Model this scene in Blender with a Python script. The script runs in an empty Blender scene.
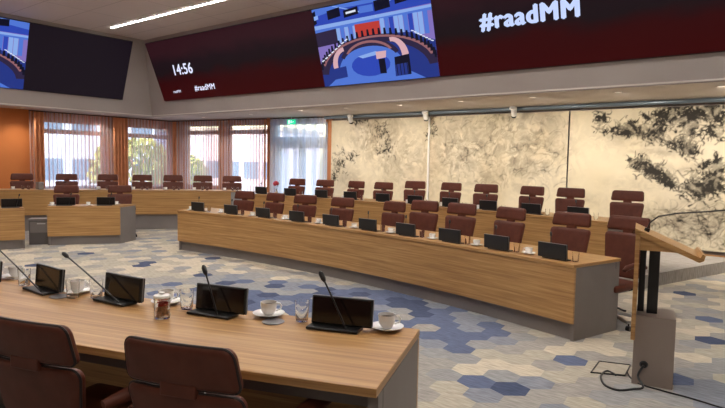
import bpy, bmesh, math, random
import numpy as np
from mathutils import Vector, Matrix
random.seed(7); rng = np.random.default_rng(11)
sc = bpy.context.scene
COL = sc.collection
PI = math.pi

# ------------------------------------------------------------------ camera
# room frame: +X along the mural wall towards the lectern side, +Y towards the mural wall
e1 = np.array([.785, -.62]); e1 = e1/np.hypot(*e1); e2 = np.array([-e1[1], e1[0]])
CAMZ = 1.66; FPX = 580.0
_p = math.radians(4.05); _r = 0.018
_fw = np.array([0, math.cos(_p), -math.sin(_p)]); _up = np.array([0, math.sin(_p), math.cos(_p)]); _rt = np.array([1., 0, 0])
_R = math.cos(_r)*_rt+math.sin(_r)*_up; _U = -math.sin(_r)*_rt+math.cos(_r)*_up
def _room(d): return np.array([d[0]*e1[0]+d[1]*e1[1], d[0]*e2[0]+d[1]*e2[1], d[2]])
AX, AU, AF = _room(_R), _room(_U), _room(_fw)
cam_d = bpy.data.cameras.new('camera'); cam = bpy.data.objects.new('camera', cam_d); COL.objects.link(cam)
cam_d.sensor_width = 36; cam_d.lens = 36*FPX/725; cam_d.clip_start = .05; cam_d.clip_end = 300
M = Matrix(((AX[0], AU[0], -AF[0], 0), (AX[1], AU[1], -AF[1], 0), (AX[2], AU[2], -AF[2], CAMZ), (0, 0, 0, 1)))
cam.matrix_world = M
sc.camera = cam

# ------------------------------------------------------------------ world, sun, exposure
world = bpy.data.worlds.new('World'); sc.world = world; world.use_nodes = True
wn = world.node_tree; bg = wn.nodes['Background']
sky = wn.nodes.new('ShaderNodeTexSky'); sky.sky_type = 'NISHITA'; sky.sun_disc = False
sky.sun_elevation = math.radians(32); sky.sun_rotation = math.radians(150); sky.dust_density = 3; sky.air_density = 1.4
wn.links.new(sky.outputs[0], bg.inputs[0]); bg.inputs[1].default_value = 1.05
sc.view_settings.view_transform = 'Standard'; sc.view_settings.look = 'None'
sc.view_settings.exposure = 0.0; sc.view_settings.gamma = 1.0; sc.view_settings.use_curve_mapping = False
LINE_E = 84.0       # emission of the linear ceiling luminaires
SPOT_W = 95.0       # added soffit fill lamps
WASH_W = 205.0      # added soffit fill lamps aimed at the mural

# ------------------------------------------------------------------ materials
MATS = {}
def mat(name, col, rough=.5, metal=0, spec=.5, emit=None, es=0, trans=0, coat=0):
    m = bpy.data.materials.new(name); m.use_nodes = True
    b = m.node_tree.nodes['Principled BSDF']
    b.inputs['Base Color'].default_value = (*col, 1); b.inputs['Roughness'].default_value = rough
    b.inputs['Metallic'].default_value = metal; b.inputs['Specular IOR Level'].default_value = spec
    b.inputs['Transmission Weight'].default_value = trans; b.inputs['Coat Weight'].default_value = coat
    if emit: b.inputs['Emission Color'].default_value = (*emit, 1); b.inputs['Emission Strength'].default_value = es
    MATS[name] = m; return m
def N(m, t, **kw):
    n = m.node_tree.nodes.new(t)
    for k, v in kw.items():
        if hasattr(n, k): setattr(n, k, v)
        else: n.inputs[k].default_value = v
    return n
def lk(m, a, b): m.node_tree.links.new(a, b)
def B(m): return m.node_tree.nodes['Principled BSDF']
def ramp(m, fac, stops):
    r = N(m, 'ShaderNodeValToRGB'); cr = r.color_ramp
    while len(cr.elements) < len(stops): cr.elements.new(.5)
    for e, (p, c) in zip(cr.elements, stops): e.position = p; e.color = (*c, 1)
    lk(m, fac, r.inputs[0]); return r.outputs[0]
def noisy(m, cols, scale=(8, 8, 8), coord='Object', nscale=1, detail=4, bump=0, dist=.01, rough=None):
    tc = N(m, 'ShaderNodeTexCoord'); mp = N(m, 'ShaderNodeMapping'); mp.inputs['Scale'].default_value = scale
    lk(m, tc.outputs[coord], mp.inputs[0]); nz = N(m, 'ShaderNodeTexNoise'); nz.inputs['Scale'].default_value = nscale; nz.inputs['Detail'].default_value = detail
    lk(m, mp.outputs[0], nz.inputs[0])
    lk(m, ramp(m, nz.outputs[0], cols), B(m).inputs['Base Color'])
    if bump:
        bp = N(m, 'ShaderNodeBump'); bp.inputs['Strength'].default_value = bump; bp.inputs['Distance'].default_value = dist
        lk(m, nz.outputs[0], bp.inputs['Height']); lk(m, bp.outputs[0], B(m).inputs['Normal'])
    return m
def wood(name, dark, mid, light, rough=.38):
    m = mat(name, mid, rough)
    tc = N(m, 'ShaderNodeTexCoord'); mp = N(m, 'ShaderNodeMapping'); mp.inputs['Scale'].default_value = (.55, 22, 1)
    lk(m, tc.outputs['UV'], mp.inputs[0])
    nz = N(m, 'ShaderNodeTexNoise'); nz.inputs['Scale'].default_value = 1.6; nz.inputs['Detail'].default_value = 6; nz.inputs['Distortion'].default_value = .35
    lk(m, mp.outputs[0], nz.inputs[0])
    mp2 = N(m, 'ShaderNodeMapping'); mp2.inputs['Scale'].default_value = (3.5, 130, 1); lk(m, tc.outputs['UV'], mp2.inputs[0])
    n2 = N(m, 'ShaderNodeTexNoise'); n2.inputs['Scale'].default_value = 1; n2.inputs['Detail'].default_value = 3
    lk(m, mp2.outputs[0], n2.inputs[0])
    mx = N(m, 'ShaderNodeMix'); mx.data_type = 'FLOAT'; mx.inputs[0].default_value = .35
    lk(m, nz.outputs[0], mx.inputs[2]); lk(m, n2.outputs[0], mx.inputs[3])
    lk(m, ramp(m, mx.outputs[0], [(.36, dark), (.5, mid), (.62, light)]), B(m).inputs['Base Color'])
    return m
wood('oak', (.31, .158, .056), (.43, .235, .086), (.54, .325, .132))
wood('oak_edge', (.27, .125, .045), (.33, .165, .065), (.38, .21, .09))
noisy(mat('paint_grey', (.36, .32, .30), .8), [(.3, (.34, .30, .285)), (.7, (.375, .335, .315))], (1.2,)*3)
noisy(mat('soffit_paint', (.4, .36, .33), .85), [(.3, (.56, .50, .46)), (.7, (.60, .54, .50))], (1.2,)*3)
mat('orange_paint', (.62, .2, .05), .75); noisy(MATS['orange_paint'], [(.3, (.56, .175, .045)), (.7, (.62, .21, .055))], (.8,)*3)
noisy(mat('orange_wood', (.5, .19, .07), .55), [(.3, (.42, .15, .055)), (.7, (.58, .24, .09))], (25, 25, .8))
mat('grey_laminate', (.19, .165, .155), .5); noisy(MATS['grey_laminate'], [(.3, (.2, .175, .165)), (.7, (.225, .2, .19))], (3,)*3)
mat('kick_grey', (.12, .105, .1), .5)
mat('leather', (.1, .025, .016), .45, spec=.3); noisy(MATS['leather'], [(.3, (.09, .024, .013)), (.7, (.122, .034, .02))], (14,)*3, bump=.15, dist=.002)
mat('leather_piping', (.018, .008, .008), .5)
mat('alu', (.6, .6, .6), .3, 1); mat('dark_metal', (.05, .05, .055), .4, .7)
mat('black_plastic', (.012, .012, .013), .38); mat('black_gloss', (.010, .008, .008), .12); mat('silver_edge', (.35, .35, .37), .35, .8)
mat('porcelain', (.94, .93, .91), .18, coat=.4); mat('coffee', (.06, .025, .01), .2)
mat('glass', (1, 1, 1), .02, trans=1); MATS['glass'].node_tree.nodes['Principled BSDF'].inputs['IOR'].default_value = 1.3
mat('candy_brown', (.55, .33, .2), .3, .3); mat('candy_red', (.45, .04, .04), .35); mat('white_plastic', (.8, .8, .78), .4)
mat('pink', (.8, .12, .16), .6); mat('leaf', (.05, .12, .03), .6); mat('felt_grey', (.33, .34, .36), .4, .3)
mat('beige_laminate', (.30, .245, .215), .5); mat('rail_blue', (.16, .21, .26), .35, .4)
mat('frame_white', (.75, .78, .82), .4)
mat('lamp_diffuser', (.9, .9, .9), .5, emit=(1, .94, .88), es=LINE_E)
mat('exit_green', (.0, .3, .15), .4, emit=(.02, .75, .38), es=1.1); mat('exit_white', (.8, .9, .85), .4, emit=(.7, 1, .85), es=1.3)
mat('downlight_glow', (.9, .9, .9), .5, emit=(1, .85, .65), es=.5)  # weak glow on the lens of the added soffit lamps
mat('window_glass', (1, 1, 1), 0, trans=1); MATS['window_glass'].node_tree.nodes['Principled BSDF'].inputs['IOR'].default_value = 1.02
def carpet(name, c, v=.3):
    m = mat(name, c, .95, spec=.1)
    return noisy(m, [(.25, tuple(k*(1-v) for k in c)), (.5, c), (.75, tuple(min(1, k*(1+v)) for k in c))], (9, 60, 9), detail=5, bump=.2, dist=.004)
CARP = [('cream', (.55, .485, .38)), ('sand', (.43, .39, .32)), ('pebble', (.34, .32, .295)), ('silver', (.30, .30, .30)),
        ('haze', (.235, .25, .29)), ('denim', (.12, .145, .23)), ('navy', (.07, .088, .15))]
for n_, c_ in CARP: carpet('carpet_'+n_, c_)
carpet('carpet_plain', (.36, .34, .32))
# ceiling panels
m = mat('ceiling_panels', (.42, .37, .36), .85)
tc = N(m, 'ShaderNodeTexCoord'); bk = N(m, 'ShaderNodeTexBrick'); bk.offset = 0
for k, v in (('Scale', 1), ('Mortar Size', .008), ('Brick Width', 1.8), ('Row Height', .9), ('Mortar Smooth', .2)): bk.inputs[k].default_value = v
bk.inputs['Color1'].default_value = (.70, .64, .62, 1); bk.inputs['Color2'].default_value = (.66, .60, .58, 1); bk.inputs['Mortar'].default_value = (.42, .38, .37, 1)
lk(m, tc.outputs['Object'], bk.inputs[0]); lk(m, bk.outputs[0], B(m).inputs['Base Color'])
# sheer curtain
def sheer(name, col, tr):
    m = bpy.data.materials.new(name); m.use_nodes = True; nt = m.node_tree; nt.nodes.clear()
    o = N(m, 'ShaderNodeOutputMaterial'); d = N(m, 'ShaderNodeBsdfDiffuse'); t = N(m, 'ShaderNodeBsdfTranslucent'); x = N(m, 'ShaderNodeBsdfTransparent')
    tc = N(m, 'ShaderNodeTexCoord'); mp = N(m, 'ShaderNodeMapping'); mp.inputs['Scale'].default_value = (22, .02, 1); lk(m, tc.outputs['UV'], mp.inputs[0])
    nz = N(m, 'ShaderNodeTexNoise'); nz.inputs['Scale'].default_value = 1; nz.inputs['Detail'].default_value = 3; lk(m, mp.outputs[0], nz.inputs[0])
    sx = N(m, 'ShaderNodeSeparateXYZ'); lk(m, tc.outputs['UV'], sx.inputs[0])
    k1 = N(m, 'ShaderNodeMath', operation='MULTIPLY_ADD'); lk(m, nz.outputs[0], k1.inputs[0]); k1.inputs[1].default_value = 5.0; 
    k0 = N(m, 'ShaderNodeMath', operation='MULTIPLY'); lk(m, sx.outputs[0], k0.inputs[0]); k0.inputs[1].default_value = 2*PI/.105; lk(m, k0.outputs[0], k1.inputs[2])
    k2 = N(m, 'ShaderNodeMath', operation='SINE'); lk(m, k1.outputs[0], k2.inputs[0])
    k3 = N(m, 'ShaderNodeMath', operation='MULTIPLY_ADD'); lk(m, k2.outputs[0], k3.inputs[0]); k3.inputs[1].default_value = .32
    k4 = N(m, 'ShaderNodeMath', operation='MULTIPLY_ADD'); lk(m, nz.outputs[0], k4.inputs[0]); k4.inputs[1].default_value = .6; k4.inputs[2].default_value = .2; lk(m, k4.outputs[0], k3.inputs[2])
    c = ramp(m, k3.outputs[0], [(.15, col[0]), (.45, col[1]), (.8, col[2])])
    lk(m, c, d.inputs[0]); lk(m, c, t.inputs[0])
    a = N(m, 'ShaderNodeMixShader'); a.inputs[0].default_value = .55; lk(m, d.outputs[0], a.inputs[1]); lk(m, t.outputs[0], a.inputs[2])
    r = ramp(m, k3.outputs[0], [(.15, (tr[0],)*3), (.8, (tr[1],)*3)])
    b = N(m, 'ShaderNodeMixShader'); lk(m, r, b.inputs[0]); lk(m, a.outputs[0], b.inputs[1]); lk(m, x.outputs[0], b.inputs[2]); lk(m, b.outputs[0], o.inputs[0])
    MATS[name] = m
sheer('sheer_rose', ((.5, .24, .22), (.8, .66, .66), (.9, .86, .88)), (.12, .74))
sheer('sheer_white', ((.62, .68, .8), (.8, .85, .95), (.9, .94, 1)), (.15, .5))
# outdoor materials
noisy(mat('pale_facade', (.5, .55, .65), .8), [(.3, (.42, .48, .62)), (.7, (.5, .56, .68))], (.5,)*3)
noisy(mat('brick_facade', (.4, .2, .2), .8), [(.3, (.40, .38, .50)), (.7, (.52, .47, .56))], (2,)*3)
mat('outdoor_glass', (.1, .16, .26), .15); noisy(mat('paving', (.4, .4, .4), .9), [(.3, (.35, .35, .36)), (.7, (.45, .45, .45))], (1,)*3)
noisy(mat('foliage', (.2, .3, .06), .8), [(.3, (.16, .22, .06)), (.7, (.5, .46, .14))], (3,)*3)
# LED screen: maroon broadcast background
m = mat('screen_maroon', (.004, .004, .004), .5, spec=.06)
tc = N(m, 'ShaderNodeTexCoord'); sp = N(m, 'ShaderNodeSeparateXYZ'); lk(m, tc.outputs['UV'], sp.inputs[0])
mp = N(m, 'ShaderNodeMapping'); mp.inputs['Scale'].default_value = (1.1, 2.0, 1); lk(m, tc.outputs['UV'], mp.inputs[0])
nz = N(m, 'ShaderNodeTexNoise'); nz.inputs['Scale'].default_value = 1.0; nz.inputs['Detail'].default_value = 2; lk(m, mp.outputs[0], nz.inputs[0])
ad = N(m, 'ShaderNodeMath', operation='MULTIPLY_ADD'); lk(m, nz.outputs[0], ad.inputs[0]); ad.inputs[1].default_value = .3; 
dv = N(m, 'ShaderNodeMath', operation='MULTIPLY_ADD'); lk(m, sp.outputs[1], dv.inputs[0]); dv.inputs[1].default_value = 1/1.53; dv.inputs[2].default_value = -.15
lk(m, dv.outputs[0], ad.inputs[2])
c = ramp(m, ad.outputs[0], [(.05, (.036, .0008, .0015)), (.3, (.030, .001, .002)), (.48, (.010, .005, .007)), (.62, (.012, .005, .008)), (.8, (.028, .007, .011))])
lk(m, c, B(m).inputs['Emission Color']); B(m).inputs['Emission Strength'].default_value = 1.0
mat('screen_dark', (.004, .004, .004), .5, spec=.06, emit=(.0105, .0065, .011), es=1)
mat('screen_text', (.1, .1, .1), .5, emit=(.50, .62, .98), es=1.0); mat('screen_text_white', (.1, .1, .1), .5, emit=(.75, .78, 1), es=1.0)
VC = {'v_blue': (.03, .07, .5), 'v_lblue': (.09, .2, .72), 'v_pale': (.28, .45, .9), 'v_black': (.006, .006, .02), 'v_dark': (.03, .02, .06), 'v_red': (.55, .05, .04),
      'v_wood': (.33, .14, .16), 'v_pink': (.75, .45, .5), 'v_white': (.8, .85, 1), 'v_navy': (.02, .04, .25), 'v_mauve': (.25, .18, .55)}
for k, v in VC.items(): mat(k, (.004, .004, .004), .5, spec=.06, emit=v, es=.9)

# ------------------------------------------------------------------ mesh builder
class MB:
    def __init__(s): s.v = []; s.f = []; s.uv = []; s.m = []; s.mats = []
    def mi(s, name):
        if name not in s.mats: s.mats.append(name)
        return s.mats.index(name)
    def face(s, pts, uvs=None, mt=None):
        b = len(s.v); s.v += [tuple(p) for p in pts]; s.f.append(tuple(range(b, b+len(pts))))
        if uvs is None:
            P = [Vector(p) for p in pts]; n = (P[1]-P[0]).cross(P[2]-P[1])
            ax = max(range(3), key=lambda i: abs(n[i]))
            uvs = [(p[1], p[2]) if ax == 0 else (p[0], p[2]) if ax == 1 else (p[0], p[1]) for p in P]
        s.uv.append(uvs); s.m.append(s.mi(mt) if mt else 0)
    def box(s, c, d, rz=0, mt=None, tilt=0, T=None):
        h = [x/2 for x in d]
        C = [Vector((i*h[0], j*h[1], k*h[2])) for i in (-1, 1) for j in (-1, 1) for k in (-1, 1)]
        Mx = Matrix.Translation(c) @ Matrix.Rotation(rz, 4, 'Z') @ Matrix.Rotation(tilt, 4, 'X')
        if T is not None: Mx = T @ Mx
        W = [Mx @ p for p in C]
        for q in ((0, 1, 3, 2), (4, 6, 7, 5), (0, 4, 5, 1), (2, 3, 7, 6), (0, 2, 6, 4), (1, 5, 7, 3)):
            L = [C[i] for i in q]; n = (L[1]-L[0]).cross(L[2]-L[1]); ax = max(range(3), key=lambda i: abs(n[i]))
            uv = [(p[1], p[2]) if ax == 0 else (p[0], p[2]) if ax == 1 else (p[0], p[1]) for p in L]
            s.face([W[i] for i in q], uv, mt)
    def prism(s, poly, z0, z1, mt=None):
        n = len(poly)
        s.face([(p[0], p[1], z1) for p in poly], None, mt); s.face([(p[0], p[1], z0) for p in reversed(poly)], None, mt)
        for i in range(n):
            a, b = poly[i], poly[(i+1) % n]; L = math.hypot(b[0]-a[0], b[1]-a[1])
            s.face([(a[0], a[1], z0), (b[0], b[1], z0), (b[0], b[1], z1), (a[0], a[1], z1)], [(0, z0), (L, z0), (L, z1), (0, z1)], mt)
    def sweep(s, pts, nrm, d0, d1, z0, z1, mt=None):
        # solid strip along a plan curve between the offsets d0 and d1
        acc = 0; A = []
        for i, (p, n) in enumerate(zip(pts, nrm)):
            if i: acc += math.hypot(p[0]-pts[i-1][0], p[1]-pts[i-1][1])
            A.append(((p[0]+n[0]*d0, p[1]+n[1]*d0), (p[0]+n[0]*d1, p[1]+n[1]*d1), acc))
        for (a, b, t), (c, d, w) in zip(A, A[1:]):
            s.face([(*a, z1), (*c, z1), (*d, z1), (*b, z1)], [(t, d0), (w, d0), (w, d1), (t, d1)], mt)
            s.face([(*b, z0), (*d, z0), (*c, z0), (*a, z0)], [(t, d1), (w, d1), (w, d0), (t, d0)], mt)
            s.face([(*a, z0), (*c, z0), (*c, z1), (*a, z1)], [(t, z0), (w, z0), (w, z1), (t, z1)], mt)
            s.face([(*d, z0), (*b, z0), (*b, z1), (*d, z1)], [(w, z0), (t, z0), (t, z1), (w, z1)], mt)
        for (a, b, t), fl in ((A[0], 0), (A[-1], 1)):
            q = [(*b, z0), (*a, z0), (*a, z1), (*b, z1)]; uv = [(d1, z0), (d0, z0), (d0, z1), (d1, z1)]
            if fl: q.reverse(); uv.reverse()
            s.face(q, uv, mt)
    def lathe(s, prof, c=(0, 0, 0), n=24, mt=None, sx=1, sy=1):
        for i in range(n):
            a, b = 2*PI*i/n, 2*PI*(i+1)/n
            for (r0, z0), (r1, z1) in zip(prof, prof[1:]):
                q = [(c[0]+r0*math.cos(a)*sx, c[1]+r0*math.sin(a)*sy, c[2]+z0), (c[0]+r0*math.cos(b)*sx, c[1]+r0*math.sin(b)*sy, c[2]+z0),
                     (c[0]+r1*math.cos(b)*sx, c[1]+r1*math.sin(b)*sy, c[2]+z1), (c[0]+r1*math.cos(a)*sx, c[1]+r1*math.sin(a)*sy, c[2]+z1)]
                if r0 < 1e-6: q = [q[0], q[2], q[3]]
                elif r1 < 1e-6: q = q[:3]
                s.face(q, None, mt)
    def tube(s, path, r, n=8, mt=None, closed=False, cap=True):
        P = [Vector(p) for p in path]; m = len(P); rr = r if hasattr(r, '__len__') else [r]*m
        rings = []; prev = None
        for i, p in enumerate(P):
            t = (P[(i+1) % m]-P[i-1]) if closed else (P[min(i+1, m-1)]-P[max(i-1, 0)])
            t.normalize()
            if prev is None: x = t.orthogonal().normalized()
            else:
                x = prev-t*prev.dot(t); x = x.normalized() if x.length > 1e-6 else t.orthogonal().normalized()
            prev = x; y = t.cross(x)
            rings.append([p+(x*math.cos(2*PI*k/n)+y*math.sin(2*PI*k/n))*rr[i] for k in range(n)])
        for i in range(m if closed else m-1):
            a, b = rings[i], rings[(i+1) % m]
            for k in range(n): s.face([a[k], a[(k+1) % n], b[(k+1) % n], b[k]], None, mt)
        if cap and not closed: s.face(list(reversed(rings[0])), None, mt); s.face(rings[-1], None, mt)
    def build(s, name, mt, parent=None, smooth=False, bevel=0, merge=True, loc=None):
        me = bpy.data.meshes.new(name); me.from_pydata(s.v, [], s.f)
        uvl = me.uv_layers.new(name='UVMap'); flat = [c for u in s.uv for p in u for c in p]; uvl.data.foreach_set('uv', flat)
        names = s.mats if s.mats else [mt]
        for n in names: me.materials.append(MATS[n])
        me.polygons.foreach_set('material_index', s.m)
        if merge:
            bm = bmesh.new(); bm.from_mesh(me); bmesh.ops.remove_doubles(bm, verts=bm.verts, dist=1e-5)
            bmesh.ops.recalc_face_normals(bm, faces=bm.faces); bm.to_mesh(me); bm.free()
        if smooth:
            me.polygons.foreach_set('use_smooth', [True]*len(me.polygons))
            try: me.set_sharp_from_angle(angle=math.radians(40))
            except Exception: pass
        o = bpy.data.objects.new(name, me); COL.objects.link(o)
        if parent: o.parent = parent
        if loc: o.location = loc
        if bevel:
            b = o.modifiers.new('bevel', 'BEVEL'); b.width = bevel; b.segments = 2; b.limit_method = 'ANGLE'; b.angle_limit = math.radians(50)
        return o
def tag(o, label=None, cat=None, group=None, kind=None):
    if label: o['label'] = label
    if cat: o['category'] = cat
    if group: o['group'] = group
    if kind: o['kind'] = kind
    return o
def empty(name, loc=(0, 0, 0), rz=0, label=None, cat=None, group=None):
    o = bpy.data.objects.new(name, None); COL.objects.link(o); o.location = loc; o.rotation_euler = (0, 0, rz); o.empty_display_size = .1
    return tag(o, label, cat, group)
def struct(mb, name, mt, **k): return tag(mb.build(name, mt, **k), kind='structure')
def children(o): return [c for c in bpy.data.objects if c.parent == o]
def copy_tree(o, kids=None):
    r = o.copy(); COL.objects.link(r)
    def rec(src, dst):
        for ch in KIDS.get(src.name, []) or children(src):
            c = ch.copy(); COL.objects.link(c); c.parent = dst; rec(ch, c)
    rec(o, r); return r
KIDS = {}
def place(proto, loc, rz, label, group=None, first=[set()]):
    # the first use moves the prototype itself, later uses copy it
    if proto.name in first[0]: o = copy_tree(proto)
    else: o = proto; first[0].add(proto.name)
    o.location = loc; o.rotation_euler = (0, 0, rz); o['label'] = label
    if group: o['group'] = group
    return o

# ------------------------------------------------------------------ plan curves
BC = (-7.4, -13.72)      # centre of the rows in front of the mural
LC = (-2.03, -.98)       # centre of the row before the left windows
FC = (-7.65, 17.99)      # centre of the nearest row
def arc(c, r, t0, t1, n=28): 
    P = []; Q = []
    for i in range(n+1):
        t = t0+(t1-t0)*i/n; Q.append((math.cos(t), math.sin(t))); P.append((c[0]+r*Q[-1][0], c[1]+r*Q[-1][1]))
    return P, Q
def on(c, r, t): return (c[0]+r*math.cos(t), c[1]+r*math.sin(t))
DAIS = .185

# ------------------------------------------------------------------ room shell
def hexfloor():
    s = MB(); names = ['carpet_'+n for n, _ in CARP]
    for n in names: s.mi(n)
    a = .152; ang = math.atan2(AF[1], AF[0])-PI/2
    ca, sa = math.cos(ang), math.sin(ang)
    # coloured drifts: centre x, y, radius, shade (0 cream .. 1 navy)
    def gp(px, py):
        d = AF*FPX+AX*(px-362.5)-AU*(py-204); t = -CAMZ/d[2]; return d[0]*t, d[1]*t
    drift = [(*gp(px, py), r, sh) for px, py, r, sh in (
        (425, 306, .38, 1.0), (453, 334, .42, .8), (440, 322, .4, .75), (373, 294, .45, .85), (340, 302, .6, .8), (300, 296, .6, .85), (250, 290, .6, .8), (225, 300, .6, .75), (185, 290, .5, .65), (245, 281, .5, .6),
        (490, 338, .35, .65), (400, 296, .35, .65), (430, 360, .4, .45), (415, 345, .3, .5),
        (500, 318, .4, .05), (470, 302, .4, .05), (520, 333, .4, .3), (450, 375, .4, .05), (500, 355, .4, .05), (540, 345, .35, .2), (560, 352, .3, .0), (600, 345, .4, .15), (520, 375, .35, .35), (575, 362, .12, 1.1), (475, 385, .14, 1.2), (540, 392, .3, .5), (590, 385, .3, .1),
        (350, 283, .5, .1), (290, 274, .6, .08), (220, 268, .9, .12), (120, 262, 1.0, .1), (150, 275, .6, .35), (60, 258, 1.4, .2), (170, 250, 1.2, .15), (100, 250, 1.4, .15), (30, 265, 1.0, .3), (200, 278, .4, .5), (150, 245, 1.2, .3),
        (640, 345, .5, .15), (690, 340, .6, .1), (700, 318, .5, .4), (690, 300, .8, .15), (720, 300, .6, .3), (650, 305, .7, .2), (715, 380, .5, .5), (690, 400, .4, .55), (650, 395, .3, .35))]
    for i in range(-95, 60):
        for j in range(-70, 75):
            lx = i*1.5*a; ly = (j+(i % 2)*.5)*math.sqrt(3)*a
            x = -6+lx*ca-ly*sa; y = 5+lx*sa+ly*ca
            if not (-15.6 < x < 4.0 and -1.2 < y < 11.2): continue
            if y < 1.0 or x < -12.3: continue
            num = .24*.26; den = .24
            for (dx, dy, r, sh) in drift:
                w = (4.0 if sh > .55 else 1.3)*math.exp(-((x-dx)**2+(y-dy)**2)/(r*r)); num += w*sh; den += w
            v = num/den+random.gauss(0, .15)
            k = 0 if v < .14 else 1 if v < .27 else 2 if v < .40 else 3 if v < .53 else 4 if v < .68 else 5 if v < .9 else 6
            if random.random() < .05: k = 6 if random.random() < .3 else random.choice([0, 1, 2, 3])
            P = [(x+a*(math.cos(q)*ca-math.sin(q)*sa), y+a*(math.cos(q)*sa+math.sin(q)*ca), 0) for q in [PI/3*t for t in range(6)]]
            s.face(P, None, names[k])
    # plain border under the dais and round the edge
    s.face([(-16, -1.5, -.004), (4.2, -1.5, -.004), (4.2, 11.5, -.004), (-16, 11.5, -.004)], None, 'carpet_pebble')
    return struct(s, 'floor', None, merge=False)
hexfloor()
# raised dais that carries the outer rows
s = MB()
inner = []
P, Q = arc(LC, 13.49, PI+.12, 2.31, 24); inner += [(p[0]+q[0]*.11, p[1]+q[1]*.11) for p, q in zip(P, Q)]
P, Q = arc(BC, 22.61, 1.70, 1.348, 20); inner += P
poly = inner+[(-2.2, 7.45), (-1.75, 8.9), (-.98, 11.38), (-10.2, 11.38), (-15.75, 10.5), (-15.75, .2)]
vt = [(p[0], p[1]) for p in poly]
s.prism(vt, .0, DAIS); struct(s, 'trim_1', 'carpet_plain')
s = MB(); P, Q = arc(FC, 17.12, -1.1905, -1.475, 16)
s.prism(P+[(-6.4, -1.35), (-.55, -1.35)], 0, DAIS); struct(s, 'trim_2', 'carpet_plain')

# walls
W0, W1, W2 = (-15.8, -1.4), (-15.8, 10.45), (-10.1, 11.35)
s = MB()
def wall_u(x0, x1, y0, y1, z0, z1, mt): s.box(((x0+x1)/2, (y0+y1)/2, (z0+z1)/2), (abs(x1-x0), y1-y0, z1-z0), 0, mt)
wall_u(-16, -15.8, -1.4, 6.5, 0, 3.0, 'orange_paint')
struct(s, 'wall_left', None)
s = MB()   # window wall: sill, lintel, piers
wall_u(-16, -15.8, 6.5, 10.62, 0, .85, 'orange_wood'); wall_u(-16, -15.8, 6.5, 10.62, 2.62, 3.0, 'orange_wood')
for a, b in ((6.5, 6.62), (8.30, 8.78), (10.4, 10.62)): wall_u(-16, -15.8, a, b, .85, 2.62, 'orange_wood')
struct(s, 'wall_window', None)
ch = Vector((W2[0]-W1[0], W2[1]-W1[1], 0)); CL = ch.length; ch.normalize(); cn = Vector((-ch.y, ch.x, 0)); crz = math.atan2(ch.y, ch.x)
def onc(t, d=0, z=0): 
    p = Vector((W1[0], W1[1], z))+ch*(t*CL)+cn*d; return p
s = MB()
def cbox(t0, t1, z0, z1, mt, d0=0, d1=.2, mb=None): 
    (mb or s).box(onc((t0+t1)/2, (d0+d1)/2, (z0+z1)/2), ((t1-t0)*CL, d1-d0, z1-z0), crz, mt)
cbox(-.02, 1.01, 2.72, 3.0, 'orange_wood')
for a, b in ((-.02, .1), (.33, .395), (.645, .69), (.99, 1.01)): cbox(a, b, 0, 2.72, 'orange_wood')
cbox(.1, .33, 0, .85, 'orange_wood'); cbox(.395, .645, 0, .55, 'orange_wood')
struct(s, 'wall_back', None)
s = MB(); s.box((-3.05, 11.53, 1.5), (14.5, .2, 3.0)); struct(s, 'wall_mural', 'paint_grey')
s = MB(); s.box((4.3, 5, 1.5), (.2, 13, 3.0)); struct(s, 'wall_right', 'paint_grey')
s = MB(); s.box((-5.8, -1.5, 1.5), (20.4, .2, 3.0)); struct(s, 'wall_near', 'paint_grey')
s = MB(); s.box((-6.0, 11.37, .225), (8.0, .04, .08)); s.box((1.0, 11.37, .15), (6.0, .04, .12)); struct(s, 'baseboard_mural', 'oak_edge')

# ceiling, soffit ring and slanted fascias
ZC, ZS = 4.82, 2.85
U0, U1, V0, V1 = -14.97, 3.2, .75, 9.27     # bottom edge of the fascia
LN = .3*(ZC-ZS)
s = MB(); s.box(((U0+U1)/2, (V0+V1)/2, ZC+.05), (U1-U0+.5, V1-V0+.5, .1)); struct(s, 'ceiling', 'ceiling_panels')
s = MB()
R0 = [(U0, V0), (U1, V0), (U1, V1), (U0, V1)]; R1 = [(U0+LN, V0+LN), (U1-LN, V0+LN), (U1-LN, V1-LN), (U0+LN, V1-LN)]
RO = [(-16, -1.6), (4.4, -1.6), (4.4, 11.6), (-16, 11.6)]
for i in range(4):
    j = (i+1) % 4; a, b, c, d = R0[i], R0[j], R1[j], R1[i]
    s.face([(*a, ZS), (*b, ZS), (*c, ZC), (*d, ZC)], None, 'paint_grey')
    o1, o2 = RO[i], RO[j]
    s.face([(*a, ZS), (*b, ZS), (*o2, ZS), (*o1, ZS)], None, 'soffit_paint')
    s.face([(*a, ZS+2.2), (*b, ZS+2.2), (*o2, ZS+2.2), (*o1, ZS+2.2)], None, 'paint_grey')
    s.face([(*o1, ZS), (*o2, ZS), (*o2, ZS+2.2), (*o1, ZS+2.2)], None, 'paint_grey')
struct(s, 'trim_3', None, merge=False)
s = MB()   # thin metal lip along the lower fascia edge
for (x0, y0), (x1, y1) in ((R0[3], R0[2]), (R0[0], R0[3])):
    L = math.hypot(x1-x0, y1-y0); s.box(((x0+x1)/2, (y0+y1)/2, ZS+.03), (L, .03, .025), math.atan2(y1-y0, x1-x0))
struct(s, 'trim_4', 'soffit_paint')

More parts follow.
